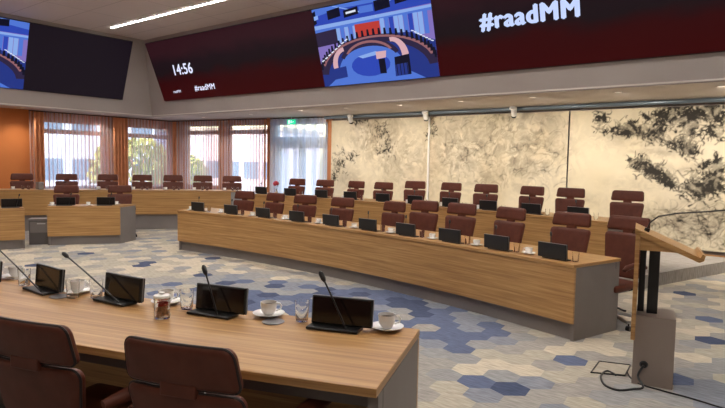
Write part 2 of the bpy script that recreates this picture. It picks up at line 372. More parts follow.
# windows ------------------------------------------------------------------
def window_u(n, y0, y1):
    z0, z1 = .85, 2.62; s = MB()
    for a, b, c, d in ((y0, y1, z0, z0+.05), (y0, y1, z1-.05, z1), (y0, y1, 2.28, 2.40), (y0, y0+.05, z0, z1), (y1-.05, y1, z0, z1)):
        s.box((-15.9, (a+b)/2, (c+d)/2), (.08, b-a, d-c))
    o = struct(s, 'window_%d' % n, 'orange_wood')
    g = MB(); g.box((-15.9, (y0+y1)/2, (z0+z1)/2), (.012, y1-y0-.06, z1-z0-.06)); g.build('glass_pane', 'window_glass', o)
    g = MB(); g.box((-15.76, (y0+y1)/2, z0+.01), (.24, y1-y0, .03)); g.build('window_sill', 'frame_white', o)
window_u(1, 6.62, 8.30); window_u(2, 8.78, 10.4)
def window_c(n, t0, t1, z0, z1, zt):
    s = MB(); w = .05/CL
    for a, b, c, d in ((t0, t1, z0, z0+.06), (t0, t1, z1-.06, z1), (t0, t1, zt, zt+.12), (t0, t0+w, z0, z1), (t1-w, t1, z0, z1)): cbox(a, b, c, d, None, .06, .14, s)
    o = struct(s, 'window_%d' % n, 'orange_wood'); g = MB(); cbox(t0+w/2, t1-w/2, z0+.03, z1-.03, None, .095, .105, g); g.build('glass_pane', 'window_glass', o)
window_c(3, .1, .33, .85, 2.72, 2.42); window_c(4, .395, .645, .55, 2.72, 2.42)
s = MB(); t0, t1 = .69, .99; w = .07/CL; tm = (t0+t1)/2
for a, b, c, d in ((t0, t1, 2.66, 2.72), (t0, t1, 2.14, 2.33), (t0, t0+w, .185, 2.72), (t1-w, t1, .185, 2.72)): cbox(a, b, c, d, None, .05, .15, s)
o = struct(s, 'door_1', 'frame_white')
for a, b in ((t0+w, tm), (tm, t1-w)):
    g = MB()
    for p, q, c, d in ((a, a+1.5*w, .185, 2.14), (b-1.5*w, b, .185, 2.14), (a, b, 2.02, 2.14), (a, b, .185, .45)): cbox(p, q, c, d, None, .07, .13, g)
    lf = g.build('door_leaf', 'frame_white', o); g = MB(); cbox(a+w, b-w, .4, 2.08, None, .095, .105, g); g.build('glass_pane', 'window_glass', lf)
g = MB(); cbox(t0+w, t1-w, 2.3, 2.69, None, .095, .105, g); g.build('glass_pane', 'window_glass', o)
g = MB(); g.tube([onc(tm+.012, .04, 1.15), onc(tm+.012, .02, 1.15), onc(tm+.03, .02, 1.15)], .01); g.build('door_handle', 'alu', o)

# curtains ------------------------------------------------------------------
def curtain(fn, L, z0, z1, mt, label, amp=.03, pitch=.105):
    n = int(L/.012); s = MB(); pts = []
    for i in range(n+1):
        t = i/n; x = t*L
        d = amp*math.sin(2*PI*x/pitch+1.3*math.sin(x*3.1)); pts.append((fn(t, d), x))
    zs = [z0, (z0+z1)/2, z1]
    for (a, xa), (b, xb) in zip(pts, pts[1:]):
        for k in range(2):
            s.face([(a[0], a[1], zs[k]), (b[0], b[1], zs[k]), (b[0], b[1], zs[k+1]), (a[0], a[1], zs[k+1])], [(xa, zs[k]), (xb, zs[k]), (xb, zs[k+1]), (xa, zs[k+1])])
    o = s.build('curtain', mt, smooth=True); tag(o, label, 'curtain', 'sheer curtains along the windows')
    g = MB(); P = [fn(i/10, 0) for i in range(11)]
    g.tube([(p[0], p[1], z1+.015) for p in P], .014, 6); g.build('curtain_track', 'dark_metal', o)
    return o
curtain(lambda t, d: (-15.58+d, 6.25+t*2.25), 2.25, .22, 2.80, 'sheer_rose', 'rosy sheer curtain over the leftmost window next to the orange wall')
curtain(lambda t, d: (-15.58+d, 8.54+t*1.88), 1.88, .22, 2.80, 'sheer_rose', 'rosy sheer curtain over the second window from the left, yellow-green bush showing through')
def cfn_(t0, t1): return lambda t, d: tuple(onc(t0+(t1-t0)*t, -.30+d*.8))[:2]
def cfn(t0, t1): return lambda t, d: tuple(onc(t0+(t1-t0)*t, -.17+d))[:2]
curtain(cfn(.05, .355), .305*CL, .22, 2.80, 'sheer_rose', 'sheer rosy curtain over the narrow window just right of the window corner')
curtain(cfn(.36, .665), .305*CL, .22, 2.80, 'sheer_rose', 'sheer pale pink curtain on the wide window left of the glazed doors')
curtain(cfn(.685, 1.0), .315*CL, .22, 2.80, 'sheer_white', 'bluish white sheer curtain in front of the glazed double doors', .05, .15)
mat('terracotta_cloth', (.5, .19, .08), .85)
noisy(MATS['terracotta_cloth'], [(.3, (.5, .2, .09)), (.7, (.62, .27, .13))], (6,)*3)
def drape(fn, L, label):
    o = curtain(fn, L, .22, 2.79, 'terracotta_cloth', label, .05, .1); o['group'] = 'terracotta drapes between the windows'; o.name = 'drape'
drape(lambda t, d: (-15.42+d, 6.30+t*.26), .26, 'terracotta drape at the orange wall, left of the leftmost window')
drape(lambda t, d: (-15.42+d, 8.36+t*.40), .40, 'terracotta drape between the two left windows')
drape(cfn_(.062, .088), .15, 'terracotta drape in the window corner')
drape(cfn_(.668, .680), .07, 'narrow terracotta drape left of the glazed doors')
# exit sign
t = .832; o = empty('exit_sign', onc(t, -.34, 2.70), crz, 'small green lit exit sign hanging in front of the white curtain', 'exit sign')
s = MB(); s.box((0, 0, 0), (.25, .03, .12)); s.build('sign_box', 'exit_green', o)
s = MB(); s.box((-.07, -.017, 0), (.05, .004, .09)); s.box((.0, -.017, .02), (.03, .004, .03)); s.box((.005, -.017, -.015), (.05, .004, .02), 0); s.face([(.05, -.018, .015), (.09, -.018, 0), (.05, -.018, -.015)]); s.build('pictogram', 'exit_white', o)
s = MB(); s.tube([(0, 0, .07), (0, 0, .15)], .006); s.build('hanger', 'alu', o)

# outdoors ------------------------------------------------------------------
s = MB(); s.box((-30, 18, -.35), (70, 60, .2)); g_ = s.build('ground', 'paving'); tag(g_, kind='structure')
def house(name, c, d, rz, mt, label, rows, cols):
    o = empty(name, (c[0], c[1], -.25), rz, label, 'building')
    s = MB(); s.box((0, 0, d[2]/2), d); s.build('wall', mt, o)
    for r in range(rows):
        s = MB(); z = 1.2+r*3.0
        for q in range(cols): s.box(((q+.5)*d[0]/cols-d[0]/2, -d[1]/2-.02, z), (d[0]/cols*.72, .08, 1.3))
        s.build('window_row', 'outdoor_glass', o)
    s = MB(); s.box((0, 0, d[2]+.1), (d[0]+.4, d[1]+.4, .3)); s.build('roof', 'paint_grey', o)
house('office_building', (-40, 10, 0), (26, 8, 9), PI/2+.1, 'pale_facade', 'pale blue office building outside the left windows', 3, 12)
house('low_building', (-40, 31, 0), (16, 6, 4.2), .25, 'brick_facade', 'pale lilac building outside the windows right of the corner', 1, 9)
def bush(c, r, h, label, nm='bush'):
    bm = bmesh.new(); s = MB()
    for i in range(700):
        th = random.uniform(0, 2*PI); ph = math.acos(random.uniform(-.2, 1)); rr = random.uniform(.75, 1.0)
        p = Vector((r*rr*math.sin(ph)*math.cos(th), r*rr*math.sin(ph)*math.sin(th), h*.45+h*.5*rr*math.cos(ph)))
        x = Vector([random.gauss(0, 1) for _ in range(3)]).normalized()*.13; y = x.orthogonal().normalized()*.09
        s.face([p-x, p+y, p+x, p-y])
    bm.free()
    o = s.build('foliage', 'foliage', merge=False); o.location = (0, 0, 0)
    e = empty(nm, (c[0], c[1], -.25), 0, label, 'bush'); o.parent = e
    s = MB()
    for k in range(5): s.tube([(0, 0, 0), (random.uniform(-.3, .3)*r, random.uniform(-.3, .3)*r, h*.35), (random.uniform(-.6, .6)*r, random.uniform(-.6, .6)*r, h*.7)], [.05, .035, .015], 6)
    s.build('stem', 'orange_wood', e)
bush((-19.5, 11.3), 1.5, 2.9, 'tall yellow-green bush outside the second window from the left')
bush((-21.5, 14.6), 1.3, 2.3, 'lower yellow-green bush outside, right of the tall one')

# ------------------------------------------------------------------ mural
def vnoise(X, Y, seed):
    r = np.random.default_rng(seed); G = r.random((256, 256))
    xi = np.floor(X).astype(int); yi = np.floor(Y).astype(int); fx = X-xi; fy = Y-yi; fx = fx*fx*(3-2*fx); fy = fy*fy*(3-2*fy)
    g = lambda a, b: G[a % 256, b % 256]
    return (g(xi, yi)*(1-fx)+g(xi+1, yi)*fx)*(1-fy)+(g(xi, yi+1)*(1-fx)+g(xi+1, yi+1)*fx)*fy
def fbm(X, Y, seed, o=5):
    t = 0; a = .5; n = 0
    for k in range(o): t = t+a*vnoise(X*2**k, Y*2**k, seed+k); n += a; a *= .55
    return t/n
def wall_pt(px, py, v=11.37):
    d = AF*FPX+AX*(px-362.5)-AU*(py-204); t = v/d[1]; return d[0]*t, CAMZ+d[2]*t
# inked areas of the painting: where they lie, their size, strength and style (0 tree ink, 1 rock strands, 2 pale wash)
def mural_colour(X, Z):
    u1 = fbm(X*1.1, Z*1.1, 5); warp = fbm(X*2.2+7, Z*2.2, 9)-.5; w2 = fbm(X*2.2, Z*2.2+31, 19)-.5
    Xw = X+warp*.5; Zw = Z+w2*.5
    fine = fbm(Xw*11, Zw*11, 21, 5); ridg = 1-np.abs(2*fbm(Xw*7, Zw*3.0, 40, 5)-1); ridg2 = 1-np.abs(2*fbm(Xw*3.2, Zw*9, 60, 5)-1)
    base = np.stack([.74+.10*(u1-.5), .665+.11*(u1-.5), .50+.16*(u1-.5)], -1)
    och = np.clip((fbm(X*1.6+3, Z*.8, 77)-.46)*4, 0, 1)[..., None]*np.clip((-3.9-X)*2, 0, 1)[..., None]; base = base*(1-.4*och)+np.array([.50, .39, .24])*.4*och
    def field(L):
        D = np.zeros_like(X)
        for (px, py, rx, rz, s) in L:
            cx, cz = wall_pt(px, py); D = np.maximum(D, s*np.exp(-(((X-cx)/rx)**2+((Z-cz)/rz)**2)))
        return D
    dark = field([(655, 128, .28, .33, 1.0), (672, 115, .45, .22, .9), (705, 112, .4, .18, 1.0), (690, 130, .22, .2, .8), (600, 119, .17, .14, .8), (612, 131, .3, .1, .8), (634, 130, .22, .1, .8), (628, 128, .12, .12, .7),
                  (690, 152, .18, .2, .9), (677, 147, .12, .2, .8), (640, 164, .18, .13, 1), (655, 172, .24, .14, 1), (668, 182, .16, .12, 1), (697, 187, .2, .24, 1.1), (715, 180, .16, .3, 1), (716, 168, .08, .2, .8), (704, 165, .15, .1, .6),
                  (700, 225, .5, .12, .7), (676, 216, .3, .1, .5), (715, 240, .5, .14, .8), (685, 242, .4, .12, .7), (655, 240, .3, .08, .5), (690, 232, .9, .25, .4),
                  (340, 162, .3, .28, .62), (333, 175, .3, .22, .5), (352, 158, .14, .2, .5), (361, 120, .35, .14, .62), (380, 132, .3, .2, .6), (352, 118, .2, .14, .55), (386, 145, .24, .2, .5)])
    mid = field([(375, 135, .9, .7, .9), (395, 160, .7, .7, .75), (410, 150, .6, .6, .7), (465, 150, 1.1, .75, .85), (500, 130, .8, .7, .8), (520, 150, .9, .8, .85), (545, 140, .6, .9, .7), (480, 175, 1.2, .3, .65), (350, 180, .5, .4, .55), (430, 160, .5, .9, .5),
                 (590, 200, .4, .15, .35), (640, 135, .9, .3, .6), (690, 225, 1.2, .35, 1.0), (655, 152, .6, .12, .55), (680, 168, .7, .1, .45), (640, 185, .6, .15, .4), (700, 205, .5, .15, .5), (617, 150, .3, .2, .25)])
    dx = X[0, 1]-X[0, 0]; S = np.zeros_like(X); x00, z00 = X[0, 0], Z[0, 0]; r_ = np.random.default_rng(3)
    def stamp(x, z, w, a):
        i0 = int((x-x00-w*2)/dx); i1 = int((x-x00+w*2)/dx)+2; j0 = int((z-z00-w*2)/dx); j1 = int((z-z00+w*2)/dx)+2
        i0, j0 = max(i0, 0), max(j0, 0)
        if i1 <= i0 or j1 <= j0 or i0 >= X.shape[1] or j0 >= X.shape[0]: return
        q = a*np.exp(-((X[j0:j1, i0:i1]-x)**2+(Z[j0:j1, i0:i1]-z)**2)/(w*w)); S[j0:j1, i0:i1] = 1-(1-S[j0:j1, i0:i1])*(1-q)
    def stroke(x, z, ang, L, w, a, bend=0):
        n = max(2, int(L/(w*.9)))
        for k in range(n):
            f = k/n; stamp(x, z, w*(1.15-.7*f), a); x += math.cos(ang)*L/n; z += math.sin(ang)*L/n; ang += bend/n
    clusters = [(655, 128, .30, .30, 90), (672, 115, .5, .2, 110), (705, 112, .45, .2, 120), (690, 130, .25, .22, 60), (718, 130, .25, .25, 60), (600, 119, .14, .14, 30), (612, 131, .3, .09, 26), (632, 131, .28, .1, 40), (628, 127, .14, .14, 24),
                (690, 150, .14, .2, 40), (677, 147, .12, .16, 24), (640, 164, .16, .14, 42), (653, 172, .2, .15, 60), (666, 180, .17, .12, 42), (697, 188, .24, .26, 130), (715, 182, .18, .3, 90), (717, 166, .08, .16, 24), (703, 166, .14, .08, 14),
                (340, 162, .28, .28, 60), (333, 176, .2, .2, 30), (352, 158, .14, .16, 20), (361, 120, .3, .12, 34), (380, 132, .3, .22, 40), (352, 118, .18, .12, 18), (386, 148, .25, .25, 34), (432, 128, .16, .3, 20)]
    for (px, py, rx, rz_, n) in clusters:
        cx, cz = wall_pt(px, py); weak = .78 if px < 450 else 1
        if cx < x00-1 or cx > X[0, -1]+1: continue
        for k in range(int(n*1.7)):
            g1, g2 = r_.normal(0, .42, 2); th = r_.choice([.6, 1.2, 1.9, 2.6, -.5])+r_.normal(0, .35)
            stroke(cx+g1*rx*1.1, cz+g2*rz_*1.1, th, r_.uniform(.05, .17), r_.uniform(.007, .016), r_.uniform(.5, 1.0)*weak, r_.normal(0, 1.6))
    for (pl, n) in (([(622, 133), (640, 133), (655, 136), (668, 142), (690, 150)], 70), ([(628, 160), (640, 165), (655, 174), (668, 183), (684, 187)], 90), ([(716, 160), (715, 172), (718, 186), (700, 196)], 40), ([(684, 140), (688, 150), (700, 152)], 20)):
        pts = [wall_pt(*p) for p in pl]
        for (ax_, az_), (bx_, bz_) in zip(pts, pts[1:]):
            th = math.atan2(bz_-az_, bx_-ax_); stroke(ax_, az_, th, math.hypot(bx_-ax_, bz_-az_), .016, .6)
            for k in range(n//(len(pts)-1)):
                f = r_.random(); stroke(ax_+(bx_-ax_)*f, az_+(bz_-az_)*f, -PI/2+r_.normal(0, .6) if r_.random() < .7 else PI/2+r_.normal(0, .6), r_.uniform(.05, .16), r_.uniform(.008, .016), r_.uniform(.5, .95), r_.normal(0, 1.2))
    for k in range(230):   # wavy water and rock lines at the lower right and fine strands on the left panels
        px, py = (r_.uniform(650, 725), r_.uniform(208, 250)) if k % 2 else (r_.uniform(440, 568), r_.uniform(118, 190))
        cx, cz = wall_pt(px, py); stroke(cx, cz, r_.normal(0, .5)+(0 if k % 2 else PI/3), r_.uniform(.2, .5), r_.uniform(.008, .016), .3 if k % 2 else .24, r_.normal(0, 3))
    st = np.clip((np.maximum(ridg, ridg2*.97)-.62)*4.5, 0, 1)*np.clip(mid*1.3, 0, 1)*np.clip(.35+1.5*(fine-.35), 0, 1)
    wash = np.clip(mid*.85*(fbm(X*3, Z*3, 90)+.15), 0, 1)*.5+np.clip(dark*.8, 0, 1)*.24
    c = base*(1-wash[..., None])+np.array([.36, .31, .23])*wash[..., None]
    c = c*(1-(st*.7)[..., None])+np.array([.115, .09, .065])*(st*.7)[..., None]
    S = np.clip(S*1.15*np.clip(.4+1.6*(fine-.25), .45, 1.15), 0, 1)**1.15
    c = c*(1-(S*.96)[..., None])+np.array([.014, .013, .014])*(S*.96)[..., None]
    return np.clip(c, .01, 1)
m = mat('mural_ink', (.6, .5, .35), .9, spec=.15); at_ = N(m, 'ShaderNodeVertexColor'); at_.layer_name = 'ink'; lk(m, at_.outputs[0], B(m).inputs['Base Color'])
def mural_panel(x0, x1, label):
    st = .0125; nx = int((x1-x0)/st); nz = int((2.735-.27)/st); xs = np.linspace(x0, x1, nx+1); zs = np.linspace(.27, 2.735, nz+1)
    X, Z = np.meshgrid(xs, zs); co = np.stack([X, np.full_like(X, 11.365), Z], -1).reshape(-1, 3)
    idx = np.arange((nx+1)*(nz+1)).reshape(nz+1, nx+1)
    F = np.stack([idx[:-1, :-1], idx[:-1, 1:], idx[1:, 1:], idx[1:, :-1]], -1).reshape(-1, 4)
    me = bpy.data.meshes.new('painting'); me.from_pydata(co.tolist(), [], F.tolist())
    ca = me.color_attributes.new('ink', 'FLOAT_COLOR', 'POINT'); c = mural_colour(X, Z).reshape(-1, 3); c4 = np.concatenate([c, np.ones((len(c), 1))], 1)
    ca.data.foreach_set('color', c4.astype(np.float32).ravel()); me.materials.append(MATS['mural_ink'])
    root = empty('mural_panel', ((x0+x1)/2, 11.39, .25), 0, label, 'mural', 'ink landscape mural panels')
    o = bpy.data.objects.new('painting', me); COL.objects.link(o); o.parent = root; o.location = (-(x0+x1)/2, -11.39, -.25)
    s = MB(); s.box((0, -.005, 1.25), (x1-x0+.004, .03, 2.47)); s.build('backing_board', 'dark_metal', root)
mural_panel(-10.06, -7.075, 'ink landscape mural panel next to the glazed doors, left of the first seam')
mural_panel(-7.05, -3.915, 'mural panel between the two seams with pale grey rock texture')
mural_panel(-3.885, .9, 'rightmost mural panel with black ink trees and waves')
s = MB(); s.box((-7.065, 11.34, 1.5), (.035, .03, 2.48)); o = s.build('seam_post', 'white_plastic'); tag(o, 'narrow pale upright post covering the left seam of the mural', 'post')

# rail and spotlights on the soffit
s = MB(); s.tube([(-10.1, 11.16, 2.8), (1.8, 11.16, 2.8)], .04, 10); o = s.build('ceiling_rail', 'rail_blue', smooth=True); tag(o, 'long blue-grey pipe rail running under the soffit above the mural', 'rail')
def make_spot():
    r = empty('spotlight', (0, 0, 0), 0, None, 'spotlight', 'spotlights on the mural rail')
    s = MB(); s.box((0, 0, -.01), (.12, .1, .06)); s.build('adapter', 'white_plastic', r, bevel=.01)
    s = MB(); s.tube([(.03, 0, -.03), (.03, -.0, -.12)], .014); s.build('bracket', 'white_plastic', r)
    s = MB(); s.tube([(.05, -.09, -.02), (.02, .02, -.15)], [.055, .055], 14); s.build('lamp_head', 'white_plastic', r, True)
    s = MB(); s.tube([(.012, .028, -.155), (-.002, .045, -.19)], [.053, .046], 14); s.build('lamp_hood', 'black_plastic', r, True)
    return r
sp0 = make_spot()
for x, lb in ((-9.16, 'white spotlight with black hood above the left mural panel'), (-7.0, 'white spotlight above the mural seam post'), (-4.93, 'white spotlight above the middle mural panel')):
    place(sp0, (x, 11.05, 2.82), 0, lb)

# ------------------------------------------------------------------ lights in the room
def lum(x0, x1, y, label):
    r = empty('linear_luminaire', ((x0+x1)/2, y, ZC-.008), 0, label, 'ceiling light')
    s = MB(); s.box((0, 0, -.012), (x1-x0, .055, .02)); s.build('diffuser', 'lamp_diffuser', r)
    s = MB(); s.box((0, .034, -.01), (x1-x0, .012, .03)); s.box((0, -.034, -.01), (x1-x0, .012, .03)); s.build('housing', 'alu', r)
lum(-13.58, 1.6, 7.35, 'long white glowing light strip in the grey ceiling')
lum(-13.58, 1.6, 2.65, 'second long light strip over the near half of the room')
lum(-13.0, 1.6, 5.0-.6, 'light strip along the middle of the ceiling')
dl = None
def downlight(x, y, w, aim=None, cone=120, kind='downlight', col=(1, .88, .74), vis=True, where=''):  # added unseen soffit lamps that brighten the room; fittings coloured to blend in
    global dl
    L = bpy.data.lights.new('downlight_bulb', 'SPOT'); L.energy = w; L.spot_size = math.radians(cone); L.spot_blend = .8; L.shadow_soft_size = .05; L.color = col
    b = bpy.data.objects.new('downlight_bulb', L); COL.objects.link(b)
    if vis:
        if dl is None:
            dl = empty('downlight', (0, 0, 0), 0, None, 'ceiling light', 'recessed downlights in the soffit')
            s = MB(); s.lathe([(.055, -.001), (.07, -.006), (.07, 0)], n=16); s.build('trim_ring', 'soffit_paint', dl)
            s = MB(); s.lathe([(0, -.003), (.055, -.003)], n=16); s.build('lens', 'downlight_glow', dl); o = dl; USED.add(dl.name)
        else: o = copy_tree(dl)
        o.location = (x, y, ZS-.002); o["label"] = 'recessed soffit downlight ' + where
    b.location = (x, y, ZS-.03)
    if aim: b.rotation_euler = (Vector(aim)-b.location).to_track_quat('-Z', 'Y').to_euler()
USED = set()
NW = ['first', 'second', 'third', 'fourth', 'fifth', 'sixth', 'seventh', 'eighth', 'ninth']
for i, x in enumerate((-13.6, -11.6)): downlight(x, 10.0, SPOT_W*.8, where='before the curtains, %s from the window corner' % NW[i])
for i, x in enumerate((-9.6, -8.2, -6.8, -5.4, -4.0, -2.6, -1.2, .2, 1.6)): downlight(x, 9.75, WASH_W*.62, aim=(x, 11.4, 1.1), cone=120, where='above the mural side, %s from its left end' % NW[i])
for i, y in enumerate((2.0, 4.0, 6.0, 8.0)): downlight(-15.3, y, SPOT_W*.45, where='over the left wall side, %s from the near corner' % NW[i])
for i, x in enumerate((-8, -5.5, -3.0, -.6, 1.2)): downlight(x, .1, SPOT_W*.45, where='over the near row, %s from the left' % NW[i])

# ------------------------------------------------------------------ LED screens
def screen(name, O, sd, W_, off, label, video, disp, H_=1.535):
    # O bottom left corner, sd horizontal unit vector, off = unit slanted up vector
    sd = Vector(sd); up = Vector(off).normalized(); n = sd.cross(up)
    if n.dot(Vector((0, 0, -1))) < 0: n = -n
    r = empty(name, O, 0, label, 'screen')
    def q(a, b, d=0): return sd*a+up*b+n*d
    return r, q
def quadpoly(s, q, pts, d, mt): s.face([q(a, b, d) for a, b in pts], [(a, b) for a, b in pts], mt)
def slab(s, q, pts, d0, d1, mt):
    s.face([q(a, b, d1) for a, b in pts], [(a, b) for a, b in pts], mt); s.face([q(a, b, d0) for a, b in reversed(pts)], None, mt)
    for i in range(len(pts)):
        a, b = pts[i], pts[(i+1) % len(pts)]; s.face([q(*a, d0), q(*b, d0), q(*b, d1), q(*a, d1)], None, mt)
def video_image(q, x0, w, h, parent, d=.012, mirror=False):
    s = MB(); k = [0]
    def P(mt, *pts):
        k[0] += 1; quadpoly(s, q, [(x0+min(1, max(0, a))*w, min(1, max(0, b))*h) for a, b in pts], d+k[0]*.00006, mt)
    def lin(mt, a, b, t):
        dx, dy = b[0]-a[0], b[1]-a[1]; L = math.hypot(dx, dy) or 1; nx, ny = -dy/L*t/2, dx/L*t/2
        P(mt, (a[0]+nx, a[1]+ny), (b[0]+nx, b[1]+ny), (b[0]-nx, b[1]-ny), (a[0]-nx, a[1]-ny))
    P('v_mauve', (0, 0), (1, 0), (1, 1), (0, 1))
    P('v_blue', (0, .78), (1, .82), (1, 1), (0, 1)); P('v_lblue', (0, .9), (.25, .95), (.7, .95), (1, .9), (1, 1), (0, 1))
    lin('v_pale', (.2, 1), (.45, .86), .015); lin('v_pale', (.8, 1), (.6, .88), .015)
    for a, b, c_, e in ((.14, .26, .84, .97), (.29, .42, .83, .94), (.56, .69, .84, .98), (.73, .85, .88, 1.0), (0, .03, .8, .98)): P('v_black', (a, c_), (b, c_+.02), (b, e), (a, e-.02))
    P('v_white', (.31, .87), (.4, .88), (.4, .905), (.31, .895)); P('v_pale', (.01, .86), (.05, .87), (.05, .92), (.01, .91))
    P('v_lblue', (.43, .85), (.55, .85), (.55, .93), (.43, .93))
    P('v_pale', (0, .74), (1, .78), (1, .81), (0, .79)); P('v_lblue', (0, .69), (1, .75), (1, .78), (0, .74))
    P('v_dark', (0, .52), (.2, .54), (.2, .72), (0, .7))
    for i in range(5): a = .2+i*.038; P(('v_pale', 'v_lblue')[i % 2], (a, .54), (a+.034, .54), (a+.034, .72), (a, .72))
    P('v_red', (.37, .54), (.585, .55), (.585, .73), (.37, .73))
    for i in range(10): a = .59+i*.038; P(('v_pale', 'v_lblue', 'v_blue', 'v_pale')[i % 4], (a, .5), (a+.034, .5), (a+.034, .75), (a, .75))
    # carpet and the horseshoe of desks
    P('v_navy', (0, 0), (1, 0), (1, .42), (.8, .55), (.5, .58), (.2, .52), (0, .3))
    def ring(mt, cx, cy, rx, ry, r2x, r2y, a0, a1, n=18):
        for i in range(n):
            t0, t1 = [math.radians(a0+(a1-a0)*j/n) for j in (i, i+1)]
            P(mt, (cx+rx*math.cos(t0), cy+ry*math.sin(t0)), (cx+rx*math.cos(t1), cy+ry*math.sin(t1)), (cx+r2x*math.cos(t1), cy+r2y*math.sin(t1)), (cx+r2x*math.cos(t0), cy+r2y*math.sin(t0)))
    ring('v_dark', .5, .12, .54, .46, .44, .37, 5, 175); ring('v_wood', .5, .18, .50, .39, .47, .365, 14, 166)
    for i in range(30):
        t = math.radians(10+160*i/29); a, b = .5+.5*math.cos(t), .17+.42*math.sin(t); P('v_black', (a-.012, b-.02), (a+.012, b-.02), (a+.008, b+.06), (a-.008, b+.06))
    ring('v_lblue', .46, .1, .3, .38, 0, 0, 0, 180)
    P('v_lblue', (.04, 0), (.9, 0), (.76, .12), (.16, .12)); ring('v_blue', .46, .22, .17, .14, 0, 0, 0, 360); P('v_pale', (.36, .34), (.52, .38), (.56, .34), (.4, .31))
    ring('v_dark', .46, .26, .27, .27, .24, .19, 20, 160, 14); ring('v_wood', .46, .30, .22, .22, .20, .19, 25, 155, 12)
    ring('v_pink', .25, .26, .13, .22, .085, .17, 95, 190, 9); ring('v_pink', .66, .28, .13, .24, .075, .19, -12, 95, 9)
    P('v_navy', (.12, .08), (.24, .1), (.24, .24), (.12, .22)); P('v_black', (.66, .05), (.79, .06), (.79, .3), (.67, .28)); P('v_navy', (.66, .05), (.77, .06), (.77, .2), (.67, .19))
    for i in range(4): lin('v_black', (.68+i*.028, .06), (.68+i*.028, .2), .006)
    P('v_pink', (.52, .28), (.6, .29), (.61, .37), (.52, .37)); P('v_black', (.535, .1), (.59, .1), (.59, .28), (.535, .28))
    for i in range(8): lin('v_white', (.02+i*.035, .33+i*.032), (.045+i*.035, .35+i*.032), .014)
    for i in range(8): lin('v_white', (.97-i*.02, .42+i*.02), (.99-i*.02, .41+i*.02), .012)
    return s.build('video_picture', None, parent, merge=False)
def text(txt, q, x, y, size, mt, parent, d=.016, bold=.03, name='caption'):
    cu = bpy.data.curves.new('t', 'FONT'); cu.body = txt; cu.size = size; cu.space_character = 1.0+bold*2
    to = bpy.data.objects.new('t', cu); COL.objects.link(to); dg = bpy.context.evaluated_depsgraph_get(); me = bpy.data.meshes.new_from_object(to.evaluated_get(dg))
    bm = bmesh.new()
    for kx, ky in ((0, 0), (1, 0), (-1, 0), (0, .6), (0, -.6)):
        m2 = me.copy()
        for v in m2.vertices: v.co = q(x+v.co.x+kx*bold*size, y+v.co.y+ky*bold*size, d+.0004*(kx+2*ky))
        bm.from_mesh(m2)
    bm.to_mesh(me); bm.free()
    me.materials.clear(); me.materials.append(MATS[mt]); bpy.data.objects.remove(to)
    me.name = name; o = bpy.data.objects.new(name, me); COL.objects.link(o); o.parent = parent; return o
ZB = 3.235
# right screen over the mural
VB = V1-.3*(ZB-ZS)
r, q = screen('led_screen', (-14.1, VB-.05, ZB), (1, 0, 0), 15, (0, -.3, 1), 'long maroon screen above the mural with the clock, the room picture and the hashtag', None, None)
pts = [(0, 0), (16.0, 0), (16.0, 1.535), (-.2, 1.535)]
s = MB(); slab(s, q, pts, -.04, 0, 'screen_maroon'); s.build('display', None, r, merge=False)
s = MB(); slab(s, q, [(-.02, -.02), (16.0, -.02), (16.0, 1.555), (-.23, 1.555)], -.07, -.041, 'black_plastic'); s.build('frame', None, r, merge=False)
video_image(q, 5.87, 2.76, 1.535, r)
text('#raadMM', q, 9.52, .70, .385, 'screen_text', r, bold=.055, name='hashtag_caption')
text('14:56', q, .72, .64, .37, 'screen_text_white', r, bold=.03, name='clock_caption')
text('#raadMM', q, 1.48, .19, .20, 'screen_text_white', r, bold=.03, name='small_caption')
text('raadMM', q, .54, .19, .095, 'screen_text_white', r, bold=.03, name='tiny_caption')
# left screen over the windows
UB = U0+.3*(ZB-ZS)
r, q = screen('led_screen', (UB+.05, -.2, ZB), (0, 1, 0), 9, (.3, 0, 1), 'screen over the left windows, dark with the room picture on its left part', None, None)
s = MB(); slab(s, q, [(0, 0), (8.5, 0), (8.55, 1.535), (0, 1.535)], -.04, 0, 'screen_dark'); s.build('display', None, r, merge=False)
s = MB(); slab(s, q, [(-.02, -.02), (8.52, -.02), (8.57, 1.555), (-.02, 1.555)], -.07, -.041, 'black_plastic'); s.build('frame', None, r, merge=False)
video_image(q, 3.26, 2.76, 1.535, r)

# ------------------------------------------------------------------ desks
def desk(name, c, r, t0, t1, z0, label, side, depth=.72, ends=(True, True), n=28, hgt=.74, group='curved council desks', seam=False):
    # side=+1: the inner (audience) edge at radius r, the desk extends outwards
    P, Q = arc(c, r, t0, t1, n); o = empty(name, (*P[n//2], z0), 0, label, 'desk', group)
    X, Y = P[n//2]; P = [(p[0]-X, p[1]-Y) for p in P]
    zt = hgt
    s = MB(); s.sweep(P, Q, 0, depth, zt-.032, zt); s.build('worktop', 'oak', o, bevel=.003)
    s = MB(); s.sweep(P, Q, .012, .035, .17, zt-.034); s.build('front_panel', 'oak', o)
    s = MB(); s.sweep(P, Q, .07, .09, (-z0 if seam else 0)+.0, .17); s.build('plinth', 'grey_laminate', o)
    s = MB(); s.sweep(P, Q, depth-.1, depth-.08, zt-.10, zt-.034); s.build('apron', 'kick_grey', o)  # shade under the worktop put into the apron's dark grey
    for k, e in zip((0, -1), ends):
        if not e: continue
        a = 0 if k == 0 else n-1; th = .035
        t = t0 if k == 0 else t1; dt = th/r*(1 if t1 > t0 else -1)*(1 if k == 0 else -1)
        pp = [(c[0]+r*math.cos(t+x)-X, c[1]+r*math.sin(t+x)-Y) for x in (0, dt)]; qq = [(math.cos(t+x), math.sin(t+x)) for x in (0, dt)]
        s = MB(); s.sweep(pp, qq, .036, depth-.025, 0, zt-.034); s.build('end_panel', 'grey_laminate', o)
    return o
